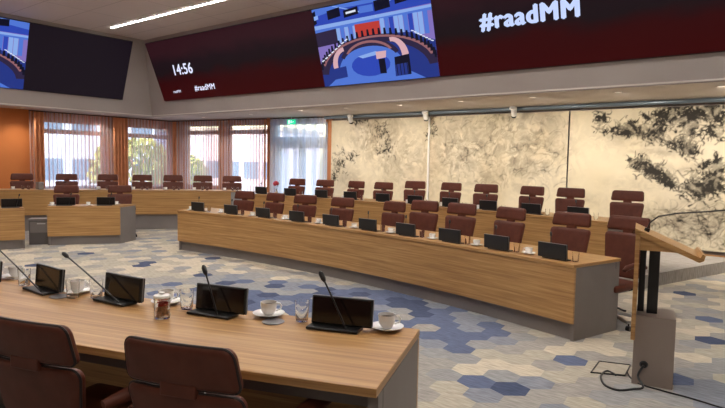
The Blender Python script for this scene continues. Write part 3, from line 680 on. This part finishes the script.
desk('curved_desk', BC, 20.0, 1.2837+.002, 1.6618, 0, 'long curved oak desk in mid room with ten monitor backs on it', 1, depth=.79)
desk('curved_desk', BC, 22.5, 1.3395, 1.692, DAIS, 'curved oak desk of the rear row in front of the mural', 1, seam=True)
desk('curved_desk', LC, 13.49, 2.80, 2.300, DAIS, 'long curved oak desk in front of the left windows', 1, seam=True, n=36)
desk('curved_desk', FC, 17.03, -1.193, -1.475, DAIS, 'nearest oak desk top with coffee cups at the lower left', 1, depth=.73)
def straight_desk(a, b, label, back=None):
    a = Vector((*a, 0)); b = Vector((*b, 0)); d = (b-a).normalized(); nrm = Vector((-d.y, d.x, 0)); L = (b-a).length; rz = math.atan2(d.y, d.x)
    o = empty('short_desk', tuple(a), rz, label, 'desk', 'short straight desks at the head')
    P = [(0, 0), (L, 0)]; Q = [(0, 1), (0, 1)]
    if back:
        v = Vector((*back, 0))-b; v = (v.dot(d)/.68, v.dot(nrm)/.68); Q = [(v[0]*.35, v[1]), v]
    s = MB(); s.sweep(P, Q, 0, .68, .708, .74); s.build('worktop', 'oak', o, bevel=.003)
    s = MB(); s.sweep(P, Q, .012, .035, .17, .706); s.build('front_panel', 'oak', o)
    s = MB(); s.sweep([(.03, 0), (L-.03, 0)], Q, .07, .09, 0, .17); s.build('plinth', 'grey_laminate', o)
    for p_, q_, sg in ((P[0], Q[0], 1), (P[1], Q[1], -1)):
        s = MB(); s.sweep([p_, (p_[0]+sg*.03, p_[1])], [q_, q_], .036, .655, 0, .706); s.build('end_panel', 'grey_laminate', o)
    return o, rz, nrm
A2a, A2b = (-11.37, 4.84), (-10.69, 5.90)
o, RZ2, NR2 = straight_desk(A2a, A2b, 'short oak desk with two monitors in front of the left windows', (-10.98, 6.42))
A1a, A1b = (-11.62, 3.05), (-11.24, 4.40)
o, RZ1, NR1 = straight_desk(A1a, A1b, 'short oak desk cut off by the left picture edge')
# low grey cabinet between the two short desks
o = empty('low_cabinet', (-11.70, 4.90, 0), 1.0, 'low grey cabinet standing between the two short desks', 'cabinet')
s = MB(); s.box((0, 0, .23), (.42, .28, .46)); s.build('body', 'kick_grey', o, bevel=.004)
s = MB(); s.box((0, 0, .475), (.44, .30, .03)); s.build('cabinet_top', 'grey_laminate', o, bevel=.004)
s = MB(); s.box((0, -.146, .33), (.38, .012, .2)); d_ = s.build('drawer', 'grey_laminate', o); s = MB(); s.box((0, -.158, .40), (.14, .012, .015)); s.build('drawer_handle', 'alu', d_)
o = empty('corner_panel', (-10.98, 9.22, DAIS), .55, 'pale blue-grey cabinet closing the right end of the window desk', 'cabinet')
s = MB(); s.box((0, 0, .36), (.5, .3, .72)); s.build('body', 'felt_grey', o, bevel=.004); s = MB(); s.box((0, 0, .73), (.52, .32, .02)); s.build('cabinet_top', 'oak', o)

# ------------------------------------------------------------------ chairs
def pad(s, z0, z1, hw, th, yc, nx=16, nz=14, corner=.04, ctop=None, cbot=None, curve=.25, lean=0):
    # padded, rounded-corner cushion standing in the xz plane; hw(z) half width
    zs = []
    for k in range(nz+1):
        f = k/nz; zs.append(z0+(z1-z0)*(.5-.5*math.cos(PI*f)))
    ct = corner if ctop is None else ctop; cb = corner if cbot is None else cbot
    def hwz(z):
        w = hw(z)
        for zz, cc in ((z1-z, ct), (z-z0, cb)):
            if zz < cc: w -= cc-math.sqrt(max(0, cc*cc-(cc-zz)**2))
        return w
    rim = []
    grid = {}
    for side in (1, -1):
        for k, z in enumerate(zs):
            w = hwz(z)
            for i in range(nx+1):
                a = -math.cos(PI*i/nx); x = a*w
                ez = min((z-z0), (z1-z)); ex = w-abs(x)
                e = min(1, min(ez, ex)/.03); t = th/2*(.35+.65*math.sqrt(max(0, 1-(1-e)**2)))
                y = yc+curve*x*x-lean*(z-.5)
                grid[(side, k, i)] = (x, y+side*t, z)
    for side in (1, -1):
        for k in range(nz):
            for i in range(nx):
                s.face([grid[(side, k, i)], grid[(side, k, i+1)], grid[(side, k+1, i+1)], grid[(side, k+1, i)]])
    edge = [(0, i) for i in range(nx+1)]+[(k, nx) for k in range(1, nz+1)]+[(nz, i) for i in range(nx-1, -1, -1)]+[(k, 0) for k in range(nz-1, 0, -1)]
    for a, b in zip(edge, edge[1:]+edge[:1]): s.face([grid[(1, *a)], grid[(1, *b)], grid[(-1, *b)], grid[(-1, *a)]])
    return [tuple(np.array(grid[(-1, *e)])*[1, 1, 1]) for e in edge]
def make_chair(name, dz=0, fine=False, lean=.16, short=0, hw0=.243):
    # faces +Y; backrest about y=-.26
    r = empty(name, (0, 0, 0), 0, None, 'chair')
    top = 1.13+dz-short; hz0 = top-.155; bz1 = hz0-(.014 if fine else .022); bz0 = .47+dz
    yc = -.24
    s = MB(); e = pad(s, hz0, top, lambda z: hw0-.10*(z-hz0), .05, yc, corner=.035, cbot=.03, lean=lean, curve=.35); h = s.build('headrest', 'leather', r, True)
    if fine: s = MB(); s.tube(e, .0055, 6, closed=True); s.build('piping', 'leather_piping', h, True)
    s = MB(); e = pad(s, bz0, bz1, lambda z: hw0-.043+.055*(z-bz0)/(bz1-bz0), .05, yc, corner=.06, ctop=.045, lean=lean, curve=.35, nz=20); h = s.build('backrest', 'leather', r, True)
    if fine: s = MB(); s.tube(e, .0055, 6, closed=True); s.build('piping', 'leather_piping', h, True)
    s = MB(); zc = (hz0+bz1)/2; s.box((0, yc-lean*(zc-.5)-(.002 if fine else 0), zc), (.12 if not fine else .14, .034 if not fine else .052, .05)); s.build('neck', 'leather', r, bevel=.006)
    # seat
    s = MB(); st = .46+dz
    nx = 14; ny = 12; G = {}
    for j in range(ny+1):
        for i in range(nx+1):
            a, b = -math.cos(PI*i/nx), -math.cos(PI*j/ny)
            w = .25*(1-.06*(1-b)/2); x = a*w*math.sqrt(1-.18*b*b) if abs(b) > .5 else a*w*math.sqrt(1-.18*.25); y = b*.24+.03
            e = min(1, min((1-abs(a))*w, (1-abs(b))*.24)/.04); t = math.sqrt(max(0, 1-(1-e)**2))
            G[(i, j)] = (x, y, t)
    for sg in (1, -1):
        for j in range(ny):
            for i in range(nx):
                s.face([(G[k][0], G[k][1], st-.035+sg*(.012+.026*G[k][2])) for k in ((i, j), (i+1, j), (i+1, j+1), (i, j+1))])
    ed = [(i, 0) for i in range(nx+1)]+[(nx, j) for j in range(1, ny+1)]+[(i, ny) for i in range(nx-1, -1, -1)]+[(0, j) for j in range(ny-1, 0, -1)]
    for a, b in zip(ed, ed[1:]+ed[:1]): s.face([(G[a][0], G[a][1], st-.023), (G[b][0], G[b][1], st-.023), (G[b][0], G[b][1], st-.047), (G[a][0], G[a][1], st-.047)])
    s.build('seat', 'leather', r, True)
    for sg in (-1, 1):
        s = MB(); az = st+(.175 if fine else .19); fx = 1.28 if fine else 1; fy = .24 if fine else 0
        if fine: fo = .0 if sg > 0 else -.15; s.tube([(sg*(.29+fo*.2), -.22, az-.02), (sg*(.33+fo*.6), -.12, az+.0), (sg*(.365+fo*.9), -.02, az+.02), (sg*(.385+fo), .06, az+.025), (sg*(.385+fo), .10, az+.01)], [.022, .03, .032, .028, .016], 12)
        else: s.tube([(sg*.268*fx, -.2, az-.03), (sg*.272*fx, -.1, az), (sg*.272*fx, .04+fy, az+.01), (sg*.27*fx, .16+fy, az-.0), (sg*.262*fx, .2+fy, az-.03)], [.022, .028, .03, .028, .02], 10)
        a = s.build('armrest', 'leather', r, True)
        s = MB(); s.tube([(sg*(.27 if not fine else .35 if sg > 0 else .26), -.02, az-.01), (sg*(.272 if not fine else .31 if sg > 0 else .25), -.02, st-.04), (sg*.2, -.02, st-.07)], .013, 8); s.build('arm_support', 'dark_metal', a, True)
    s = MB(); s.tube([(0, .02, st-.05), (0, .02, .30)], .045, 12); s.tube([(0, .02, .32), (0, .02, .1)], .028, 12); s.build('gas_column', 'dark_metal', r, True)
    s = MB()
    for k in range(5):
        a = 2*PI*k/5+.3; s.tube([(0, .02, .125), (.14*math.cos(a), .02+.14*math.sin(a), .11), (.31*math.cos(a), .02+.31*math.sin(a), .075)], [.03, .022, .014], 8)
    s.build('star_base', 'alu', r, True)
    for k in range(5):
        a = 2*PI*k/5+.3; s = MB(); cx, cy = .31*math.cos(a), .02+.31*math.sin(a)
        s.tube([(cx-.02, cy, .0265), (cx+.02, cy, .0265)], .026, 12); s.tube([(cx, cy, .03), (cx, cy, .075)], .008, 6); s.build('caster', 'black_plastic', r, True)
    return r
def face_to(dx, dy): return math.atan2(dy, dx)-PI/2      # rotation so that local +Y points along (dx,dy)
BACK = .25
def put_chair(proto, c, r, t, z, label, group, jit=0, off=BACK):
    x, y = on(c, r-off, t); return place(proto, (x, y, z), face_to(-math.cos(t), -math.sin(t))+jit, label, group)
ordl = ['leftmost', 'second', 'third', 'fourth', 'fifth', 'sixth', 'seventh', 'eighth', 'ninth', 'tenth']
ch_std = make_chair('conference_chair'); ch_low = make_chair('conference_chair', -.05); ch_near = make_chair('conference_chair', -.05, True, .2, .205, .225)
TB = [1.6305, 1.5937, 1.5541, 1.5136, 1.4632, 1.4324, 1.4015, 1.3661, 1.3233, 1.2955]
for i, t in enumerate(TB):
    lb = 'brown leather chair behind the mid-room curved desk, %s along it' % (ordl[i]+(' from the left' if i else '')) if i < 9 else 'brown leather chair at the right end of the mid-room desk beside the lectern'
    put_chair(ch_std if i > 4 else ch_low, BC, 21.2 if i == 9 else 21.05, t, 0, lb, 'chairs behind the middle desk', [.1, -.05, .2, .1, -.1, .1, .05, -.12, .04, .0][i])
TR = [1.6678, 1.6314, 1.5965, 1.5634, 1.5289, 1.4944, 1.4597, 1.4228, 1.391, 1.3508]
for i, t in enumerate(TR):
    lb = 'brown leather chair in the rear row before the mural, %s along it' % (ordl[i]+(' from the left' if i else '')) if i < 9 else 'brown leather chair past the right end of the rear desk'
    put_chair(ch_std if i > 3 else ch_low, BC, 23.55, t, DAIS, lb, 'chairs of the rear row', [0, .1, -.1, .05, .1, -.05, .1, -.1, .05, .1][i])
TL = [2.6572, 2.5911, 2.5296, 2.4734, 2.4201, 2.3713, 2.3188]
for i, t in enumerate(TL):
    lb = ['brown leather chair in front of the orange wall', 'brown chair in front of the leftmost window', 'brown chair before the pier between the two left windows', 'brown chair before the window with the yellow-green bush, left one', 'brown chair before the window with the yellow-green bush, right one', 'brown chair in front of the window just right of the corner', 'brown chair behind the right end of the window desk'][i]
    put_chair(ch_low, LC, 14.54, t, DAIS, lb, 'chairs of the window row', [0, .05, -.05, 0, .1, 0, .1][i])
for (fx, fy), lb, jt in (((-12.08, 5.49), 'brown leather chair behind the left monitor of the short desk', 0), ((-11.62, 6.44), 'brown leather chair at the right end of the short desk', .1)):
    place(ch_low, (fx, fy, 0), RZ2+PI+jt, lb, 'chairs behind the short desks')
place(ch_low, (-12.2, 3.9, 0), RZ1+PI, 'brown leather chair behind the short desk at the left picture edge', 'chairs behind the short desks')
NC = [(-1.2285, 'near leather chair seen from behind, the one nearest the desk end'), (-1.2665, 'near leather chair seen from behind at the left picture edge')]
for t, lb in NC: put_chair(ch_near, FC, 17.88, t, DAIS, lb, 'near chairs seen from behind', 0)

# ------------------------------------------------------------------ conference units (monitor with gooseneck microphone)
def mic_mesh(base, tip, bend, cap=.045):
    b, t = Vector(base), Vector(tip); mid = b.lerp(t, .5)+Vector(bend); P = []
    for k in range(11):
        f = k/10; P.append((1-f)**2*b+2*f*(1-f)*mid+f*f*t)
    d = (P[-1]-P[-2]).normalized(); s = MB(); s.tube(P, .0042, 7)
    c = MB(); c.tube([t-d*cap, t-d*cap*.7, t-d*.006, t+d*.006], [.006, .0115, .012, .006], 10)
    return s, c
def make_unit(name, base, tip, bend=(0, 0, .02), w=.285, h=.124, lean=-.09):
    # screen faces local -Y ( towards the seat ), base plate in front of it
    r = empty(name, (0, 0, 0), 0, None, 'conference unit')
    s = MB(); s.box((-.022, -.012, .006), (w*.84, .09, .012)); s.build('base_plate', 'black_plastic', r, bevel=.004)
    T = Matrix.Translation((0, .02, .012)) @ Matrix.Rotation(lean, 4, 'X')
    s = MB(); s.box((0, -.004, h/2), (w, .014, h), T=T); s.box((0, .012, h/2), (w-.004, .012, h-.004), T=T); b = s.build('screen_body', 'black_plastic', r, bevel=.004)
    s = MB(); s.box((0, -.0118, h/2), (w-.014, .002, h-.014), T=T); s.build('display', 'black_gloss', b)
    s = MB(); s.box((0, .0045, h/2), (w+.002, .004, h+.002), T=T); s.build('silver_rim', 'silver_edge', b)
    a, c = mic_mesh(base, tip, bend); g = a.build('microphone', 'black_plastic', r, True); c.build('microphone_head', 'black_plastic', g, True)
    return r
u_row = make_unit('conference_unit', (.06, -.035, .01), (.115, -.10, .25), w=.33, h=.15, lean=-.05)
def put_unit(proto, c, r, t, z, label, group, jit=0, off=.12):
    # the display faces the seat behind it
    x, y = on(c, r+off, t); return place(proto, (x, y, z), face_to(-math.cos(t), -math.sin(t))+jit, label, group)
UB_ = [1.639, 1.5956, 1.5556, 1.5157, 1.4785, 1.4413, 1.4065, 1.3704, 1.3364, 1.3014]
for i, t in enumerate(UB_):
    put_unit(u_row, BC, 20.0, t, .742, 'black monitor unit seen from the back on the middle desk, %s' % (ordl[i]+' from its left end' if i else 'leftmost of them'), 'monitors on the middle desk')
UR = [1.6771, 1.6398, 1.6015, 1.5674, 1.5314, 1.4977, 1.4638, 1.43, 1.3952, 1.3611]
for i, t in enumerate(UR):
    put_unit(u_row, BC, 22.5, t, DAIS+.742, 'black monitor unit on the rear desk before the mural, %s' % (ordl[i]+' from its left end' if i else 'leftmost of them'), 'monitors on the rear desk')
def lerp2(a, b, f, n, o): return (a[0]+(b[0]-a[0])*f+n.x*o, a[1]+(b[1]-a[1])*f+n.y*o)
for f, lb in ((.24, 'left black monitor on the short desk before the windows'), (.80, 'right black monitor on the short desk before the windows')):
    place(u_row, (*lerp2(A2a, A2b, f, NR2, .12), .742), RZ2+PI+PI, lb, 'monitors on the short desks')
for f, lb in ((.87, 'black monitor at the right end of the short desk at the left edge'),):
    place(u_row, (*lerp2(A1a, A1b, f, NR1, .12), .742), RZ1+PI+PI, lb, 'monitors on the short desks')
# nearest desk: each microphone bent its own way
ZF = DAIS+.742
def fpos(t, d): return on(FC, 17.03+d, t)
def t_of(x, y): return math.atan2(y-FC[1], x-FC[0])
FU = [((-1.63, 1.92), (.045, -.045, .012), (-.095, -.005, .245), 'rightmost monitor unit on the near desk, its display facing the chairs'),
      ((-2.215, 1.711), (.03, -.045, .012), (-.085, .0, .225), 'second monitor unit from the desk end, right of the candy jar'),
      ((-2.78, 1.53), (.05, -.04, .012), (-.40, -.05, .22), 'monitor unit on the near desk left of the candy jar'),
      ((-3.30, 1.385), (.05, -.04, .012), (-.50, -.05, .20), 'monitor unit on the near desk fourth from the desk end'),
      ((-3.80, 1.27), (.03, -.045, .012), (-.12, .06, .20), 'monitor unit on the near desk cut by the left picture edge')]
for ((x, y), b, tp, lb), yw in zip(FU, (0, -.06, -.16, -.24, -.28)):
    t = t_of(x, y); u = make_unit('conference_unit', b, tp, (0, 0, .01)); u.location = (x, y, ZF); u.rotation_euler = (0, 0, face_to(math.cos(t), math.sin(t))+PI+yw)
    u['label'] = lb; u['group'] = 'monitors on the near desk'

# ------------------------------------------------------------------ cups, saucers, glasses
def make_saucer():
    s = MB(); s.lathe([(0, .004), (.045, .004), (.05, .006), (.074, .017), (.0755, .019), (.073, .0195), (.045, .009), (0, .008)], n=32)
    o = s.build('saucer', 'porcelain', smooth=True); tag(o, None, 'saucer'); return o
def make_cup():
    r = empty('coffee_cup', (0, 0, 0), 0, None, 'cup')
    s = MB(); s.lathe([(0, 0), (.022, 0), (.024, .004), (.035, .02), (.0385, .045), (.04, .06), (.038, .06), (.0365, .045), (.033, .02), (.02, .006), (0, .006)], n=28); s.build('body', 'porcelain', r, True)
    s = MB(); s.tube([(.036, 0, .052), (.052, 0, .054), (.06, 0, .042), (.055, 0, .026), (.034, 0, .018)], .0042, 8); s.build('handle', 'porcelain', r, True)
    s = MB(); s.lathe([(0, .045), (.036, .045)], n=24); s.build('coffee', 'coffee', r); return r
def make_glass():
    s = MB(); s.lathe([(0, 0), (.027, 0), (.029, .004), (.034, .095), (.0325, .095), (.0275, .008), (0, .008)], n=24)
    o = s.build('water_glass', 'glass', smooth=True); tag(o, None, 'glass'); return o
def make_coaster():
    s = MB(); s.lathe([(0, 0), (.05, 0), (.052, .002), (.05, .004), (0, .004)], n=28); o = s.build('coaster', 'silver_edge', smooth=True); tag(o, None, 'coaster'); return o
sa, cu, gl, co = make_saucer(), make_cup(), make_glass(), make_coaster()
def cupset(x, y, z, where, grp, rz=0):
    place(sa, (x, y, z), 0, 'white saucer '+where, 'saucers '+grp); place(cu, (x, y, z+.009), rz, 'white coffee cup '+where, 'coffee cups '+grp)
crz_ = math.atan2(AX[1], AX[0])
for (x, y), w in (((-1.47, 2.05), 'at the right end of the near desk'), ((-2.02, 1.855), 'between the two rightmost monitors of the near desk'), ((-2.58, 1.67), 'behind the candy jar'),
                  ((-3.14, 1.49), 'between the third and fourth monitors of the near desk'), ((-3.80, 1.43), 'at the far left of the near desk')):
    cupset(x, y, ZF, w, 'on the near desk', crz_)
for (x, y), w in (((-1.845, 1.90), 'left of the rightmost near monitor'), ((-2.42, 1.68), 'right of the candy jar'), ((-2.96, 1.50), 'left of the third near monitor'), ((-3.55, 1.38), 'left of the fourth near monitor'), ((-3.05, 1.42), 'in front of the saucer left of the third near monitor')):
    place(gl, (x, y, ZF), 0, 'empty water glass '+w, 'water glasses on the near desk')
for (x, y), w in (((-1.93, 1.80), 'beside the cup between the two rightmost monitors'), ((-3.12, 1.385), 'left of the third near monitor')):
    place(co, (x, y, ZF), 0, 'flat round grey coaster '+w, 'coasters on the near desk')
r = empty('candy_jar', (-2.36, 1.505, ZF), 0, 'glass jar with brown and red sweets on the near desk', 'jar')
s = MB(); s.lathe([(0, 0), (.034, 0), (.036, .004), (.036, .085), (.038, .09), (.036, .095), (.034, .085), (.033, .008), (0, .008)], n=28); s.build('glass_body', 'glass', r, True)
s = MB()
for k in range(120):
    z = .014+.062*random.random(); a = random.uniform(0, 2*PI); q_ = random.uniform(.004, .024); x, y = q_*math.cos(a), q_*math.sin(a)
    s.box((x, y, z), (.013, .009, .008), a, 'candy_red' if z > .058 else 'candy_brown')
s.build('sweets', None, r, merge=False)['kind'] = 'stuff'
s = MB(); s.lathe([(0, .095), (.037, .095), (.04, .1), (.036, .108), (.012, .112), (.012, .12), (0, .122)], n=24); s.build('lid', 'white_plastic', r, True)
def put_on(fn, c, r0, t, off, z, *a):
    x, y = on(c, r0+off, t); return fn(x, y, z, *a)
pos = ['first', 'second', 'third', 'fourth', 'fifth', 'sixth', 'seventh', 'eighth', 'ninth', 'tenth']
for i, t in enumerate(UB_):
    dt = .0165 if i else .013
    put_on(lambda x, y, z: cupset(x, y, z, 'left of the %s middle-desk monitor' % pos[i], 'on the middle desk', 1+i), BC, 20.0, t+dt, .16, .741)
    x, y = on(BC, 20.17, t-.0105); place(gl, (x, y, .741), 0, 'water glass right of the %s middle-desk monitor' % pos[i], 'water glasses on the middle desk')
for i, t in enumerate(UR):
    if i in (0, 4): continue
    put_on(lambda x, y, z: cupset(x, y, z, 'left of the %s rear-desk monitor' % pos[i], 'on the rear desk', 1+i), BC, 22.5, t+.011, .2, DAIS+.741)
    x, y = on(BC, 22.7, t-.0095); place(gl, (x, y, DAIS+.741), 0, 'water glass right of the %s rear-desk monitor' % pos[i], 'water glasses on the rear desk')
wl = ['before the orange wall', 'before the leftmost window', 'before the pier of the left windows', 'left on the bush window side', 'right on the bush window side', 'just right of the window corner', 'near the right end']
for i, t in enumerate(TL):
    x, y = on(LC, 13.49+.2, t+.006); cupset(x, y, DAIS+.741, 'on the window desk '+wl[i], 'on the window desk', i)
    for dd, q_ in ((-.008, 'right'), (-.016, 'far right')):
        x, y = on(LC, 13.49+.22, t+dd); place(gl, (x, y, DAIS+.741), 0, 'water glass on the window desk %s, %s one' % (wl[i], q_), 'water glasses on the window desk')
x, y = on(LC, 13.49+.25, 2.625); s = MB(); s.box((0, 0, .085), (.16, .12, .17)); o = s.build('tissue_box', 'grey_laminate', bevel=.01); o.location = (x, y, DAIS+.741); tag(o, 'small grey box on the window desk beside the chair at the orange wall', 'box')
for f, lb in ((.05, 'left'), (.55, 'middle'), (.94, 'right')):
    x, y = lerp2(A2a, A2b, f, NR2, .32 if lb == 'right' else .16); cupset(x, y, .741, 'on the short desk, %s one' % lb, 'on the short desks', f*5)
    x, y = lerp2(A2a, A2b, min(.97, f+.1) if f < .9 else .78, NR2, .42); place(gl, (x, y, .741), 0, 'water glass on the short desk, %s one' % lb, 'water glasses on the short desks')
x, y = lerp2(A1a, A1b, .98, NR1, .2); place(gl, (x-.03, y-.02, .741), 0, 'water glass at the right end of the short desk at the picture edge', 'water glasses on the short desks')
# small pink flowers on the rear desk
x, y = on(BC, 22.5+.25, 1.664); r = empty('flower_vase', (x, y, DAIS+.741), 0, 'small vase with a pink flower beside the leftmost rear monitor', 'vase')
s = MB(); s.lathe([(0, 0), (.035, 0), (.042, .05), (.025, .1), (.03, .13), (.027, .13), (.022, .1), (0, .09)], n=16); s.build('vase', 'glass', r, True)
s = MB(); s.tube([(0, 0, .02), (.01, 0, .14), (.0, 0, .2)], .004, 6); s.tube([(0, 0, .06), (.05, .02, .2), (.09, .02, .32)], .003, 6); s.build('stem', 'leaf', r)
s = MB()
for k in range(26):
    a = k*2.4; rr = .012+.05*math.sqrt(k/26); zc = .22+.05*(1-k/26)
    P0 = Vector((rr*math.cos(a), rr*math.sin(a), zc)); tx = Vector((-math.sin(a), math.cos(a), 0))*.024; nz_ = Vector((math.cos(a)*.014, math.sin(a)*.014, .035))
    s.face([P0-tx*.5-nz_, P0+tx*.5-nz_, P0+tx+nz_*.4, P0+nz_, P0-tx+nz_*.4])
s.build('flower', 'pink', r, merge=False)

# ------------------------------------------------------------------ lectern
LX, LY = -.90, 4.80                # base centre
ld = _room(np.array([.43, .90, 0])); lw = Vector((ld[0], ld[1], 0)).normalized()      # width direction
lrz = math.atan2(lw.y, lw.x)-PI/2                                                    # local +Y = width direction, local +X = towards the speaker
r = empty('lectern', (-.965, 4.93, 0), lrz, 'oak lectern on a grey base with a sloping top at the right', 'lectern')
s = MB(); s.box((.002, 0, .267), (.28, .34, .534)); bs = s.build('base_box', 'beige_laminate', r)
s = MB(); s.tube([(-.06, -.183, .165), (-.06, -.20, .165)], [.03, .022], 14); s.build('cable_socket', 'black_plastic', bs, True)
for x, y, w in ((-.10, .02, .045), (-.02, -.0, .075)):
    s = MB(); s.box((x, y, .80), (w, w*1.1, .535)); s.build('lifting_column', 'black_plastic', r, bevel=.004)
hw_ = .24
s = MB(); s.prism([(-.16, -hw_), (-.13, -hw_), (-.13, hw_), (-.16, hw_)], .36, 1.185); s.build('front_board', 'oak', r)
# wedge body and sloping reading surface
def wedge(s, pts, y0, y1, mt=None):
    s.face([(x, y0, z) for x, z in pts], None, mt); s.face([(x, y1, z) for x, z in reversed(pts)], None, mt)
    for i in range(len(pts)):
        a, b = pts[i], pts[(i+1) % len(pts)]; s.face([(a[0], y0, a[1]), (b[0], y0, b[1]), (b[0], y1, b[1]), (a[0], y1, a[1])], None, mt)
s = MB(); wedge(s, [(-.129, 1.045), (.12, 1.045), (.12, 1.06), (-.129, 1.15)], -hw_+.015, hw_-.015); s.build('top_box', 'oak', r)
s = MB(); wedge(s, [(-.165, 1.21), (-.165, 1.17), (.262, .985), (.292, 1.0), (.30, 1.04), (.282, 1.048), (.268, 1.02)], -hw_, hw_); s.build('reading_surface', 'oak', r)
s = MB(); s.tube([(-.09, -.08, 1.165), (-.08, -.08, 1.2)], .02, 10)
P = [Vector(p) for p in ((-.085, -.08, 1.19), (-.065, -.08, 1.245), (-.01, -.075, 1.295), (.12, -.07, 1.325), (.30, -.06, 1.345), (.44, -.05, 1.365))]
s.tube(P, .0055, 8); g = s.build('microphone', 'black_plastic', r, True)
s = MB(); s.tube([(.42, -.05, 1.362), (.44, -.05, 1.365), (.49, -.048, 1.372)], [.008, .013, .012], 10); s.build('microphone_head', 'black_plastic', g, True)

# floor outlet and cables
def catmull(P, n=10):
    P = [Vector(p) for p in P]; P = [P[0]]+P+[P[-1]]; out = []
    for i in range(1, len(P)-2):
        for k in range(n):
            t = k/n; a, b, c, d = P[i-1:i+3]
            out.append(.5*((2*b)+(-a+c)*t+(2*a-5*b+4*c-d)*t*t+(-a+3*b-3*c+d)*t**3))
    out.append(P[-2]); return out
fb = [(-1.37, 4.75), (-1.40, 5.07), (-1.17, 5.15), (-1.14, 4.86)]
cx, cy = sum(p[0] for p in fb)/4, sum(p[1] for p in fb)/4
r = empty('floor_outlet', (cx, cy, 0), 0, 'square floor outlet with a carpeted lid and dark rim left of the lectern', 'floor outlet')
s = MB(); s.prism([(p[0]-cx, p[1]-cy) for p in fb], .001, .006, 'carpet_sand'); s.build('lid', None, r)
s = MB(); s.tube([(p[0]-cx, p[1]-cy, .007) for p in fb], .007, 6, closed=True); s.build('rim', 'black_plastic', r)
def fl(px, py, z=.009):
    d = AF*FPX+AX*(px-362.5)-AU*(py-204); t = (z-CAMZ)/d[2]; return Vector((d[0]*t, d[1]*t, z))
sock = Matrix.Translation((-.965, 4.93, 0)) @ Matrix.Rotation(lrz, 4, 'Z') @ Vector((-.06, -.205, .165))
s = MB(); s.tube(catmull([fl(616, 375), fl(607, 371), fl(601, 376), fl(605, 385), fl(618, 390), fl(633, 389), fl(643, 387, .03), sock+Vector((-.03, -.03, -.08)), sock]), .0085, 8)
o = s.build('power_cable', 'black_plastic', smooth=True); tag(o, 'black cable looping from the floor outlet to the lectern base', 'cable')
s = MB(); s.tube(catmull([fl(627, 372), fl(631, 378), fl(640, 384), fl(660, 390), fl(690, 398), fl(730, 410), fl(790, 425)]), .006, 8)
o = s.build('long_cable', 'black_plastic', smooth=True); tag(o, 'thin black cable running across the floor to the right of the lectern', 'cable')
s = MB(); s.tube(catmull([fl(600, 302), fl(612, 305), fl(622, 310), fl(626, 311)]), .012, 8); o = s.build('short_cable', 'black_plastic', smooth=True); tag(o, 'short black cable end on the floor behind the middle desk end', 'cable')
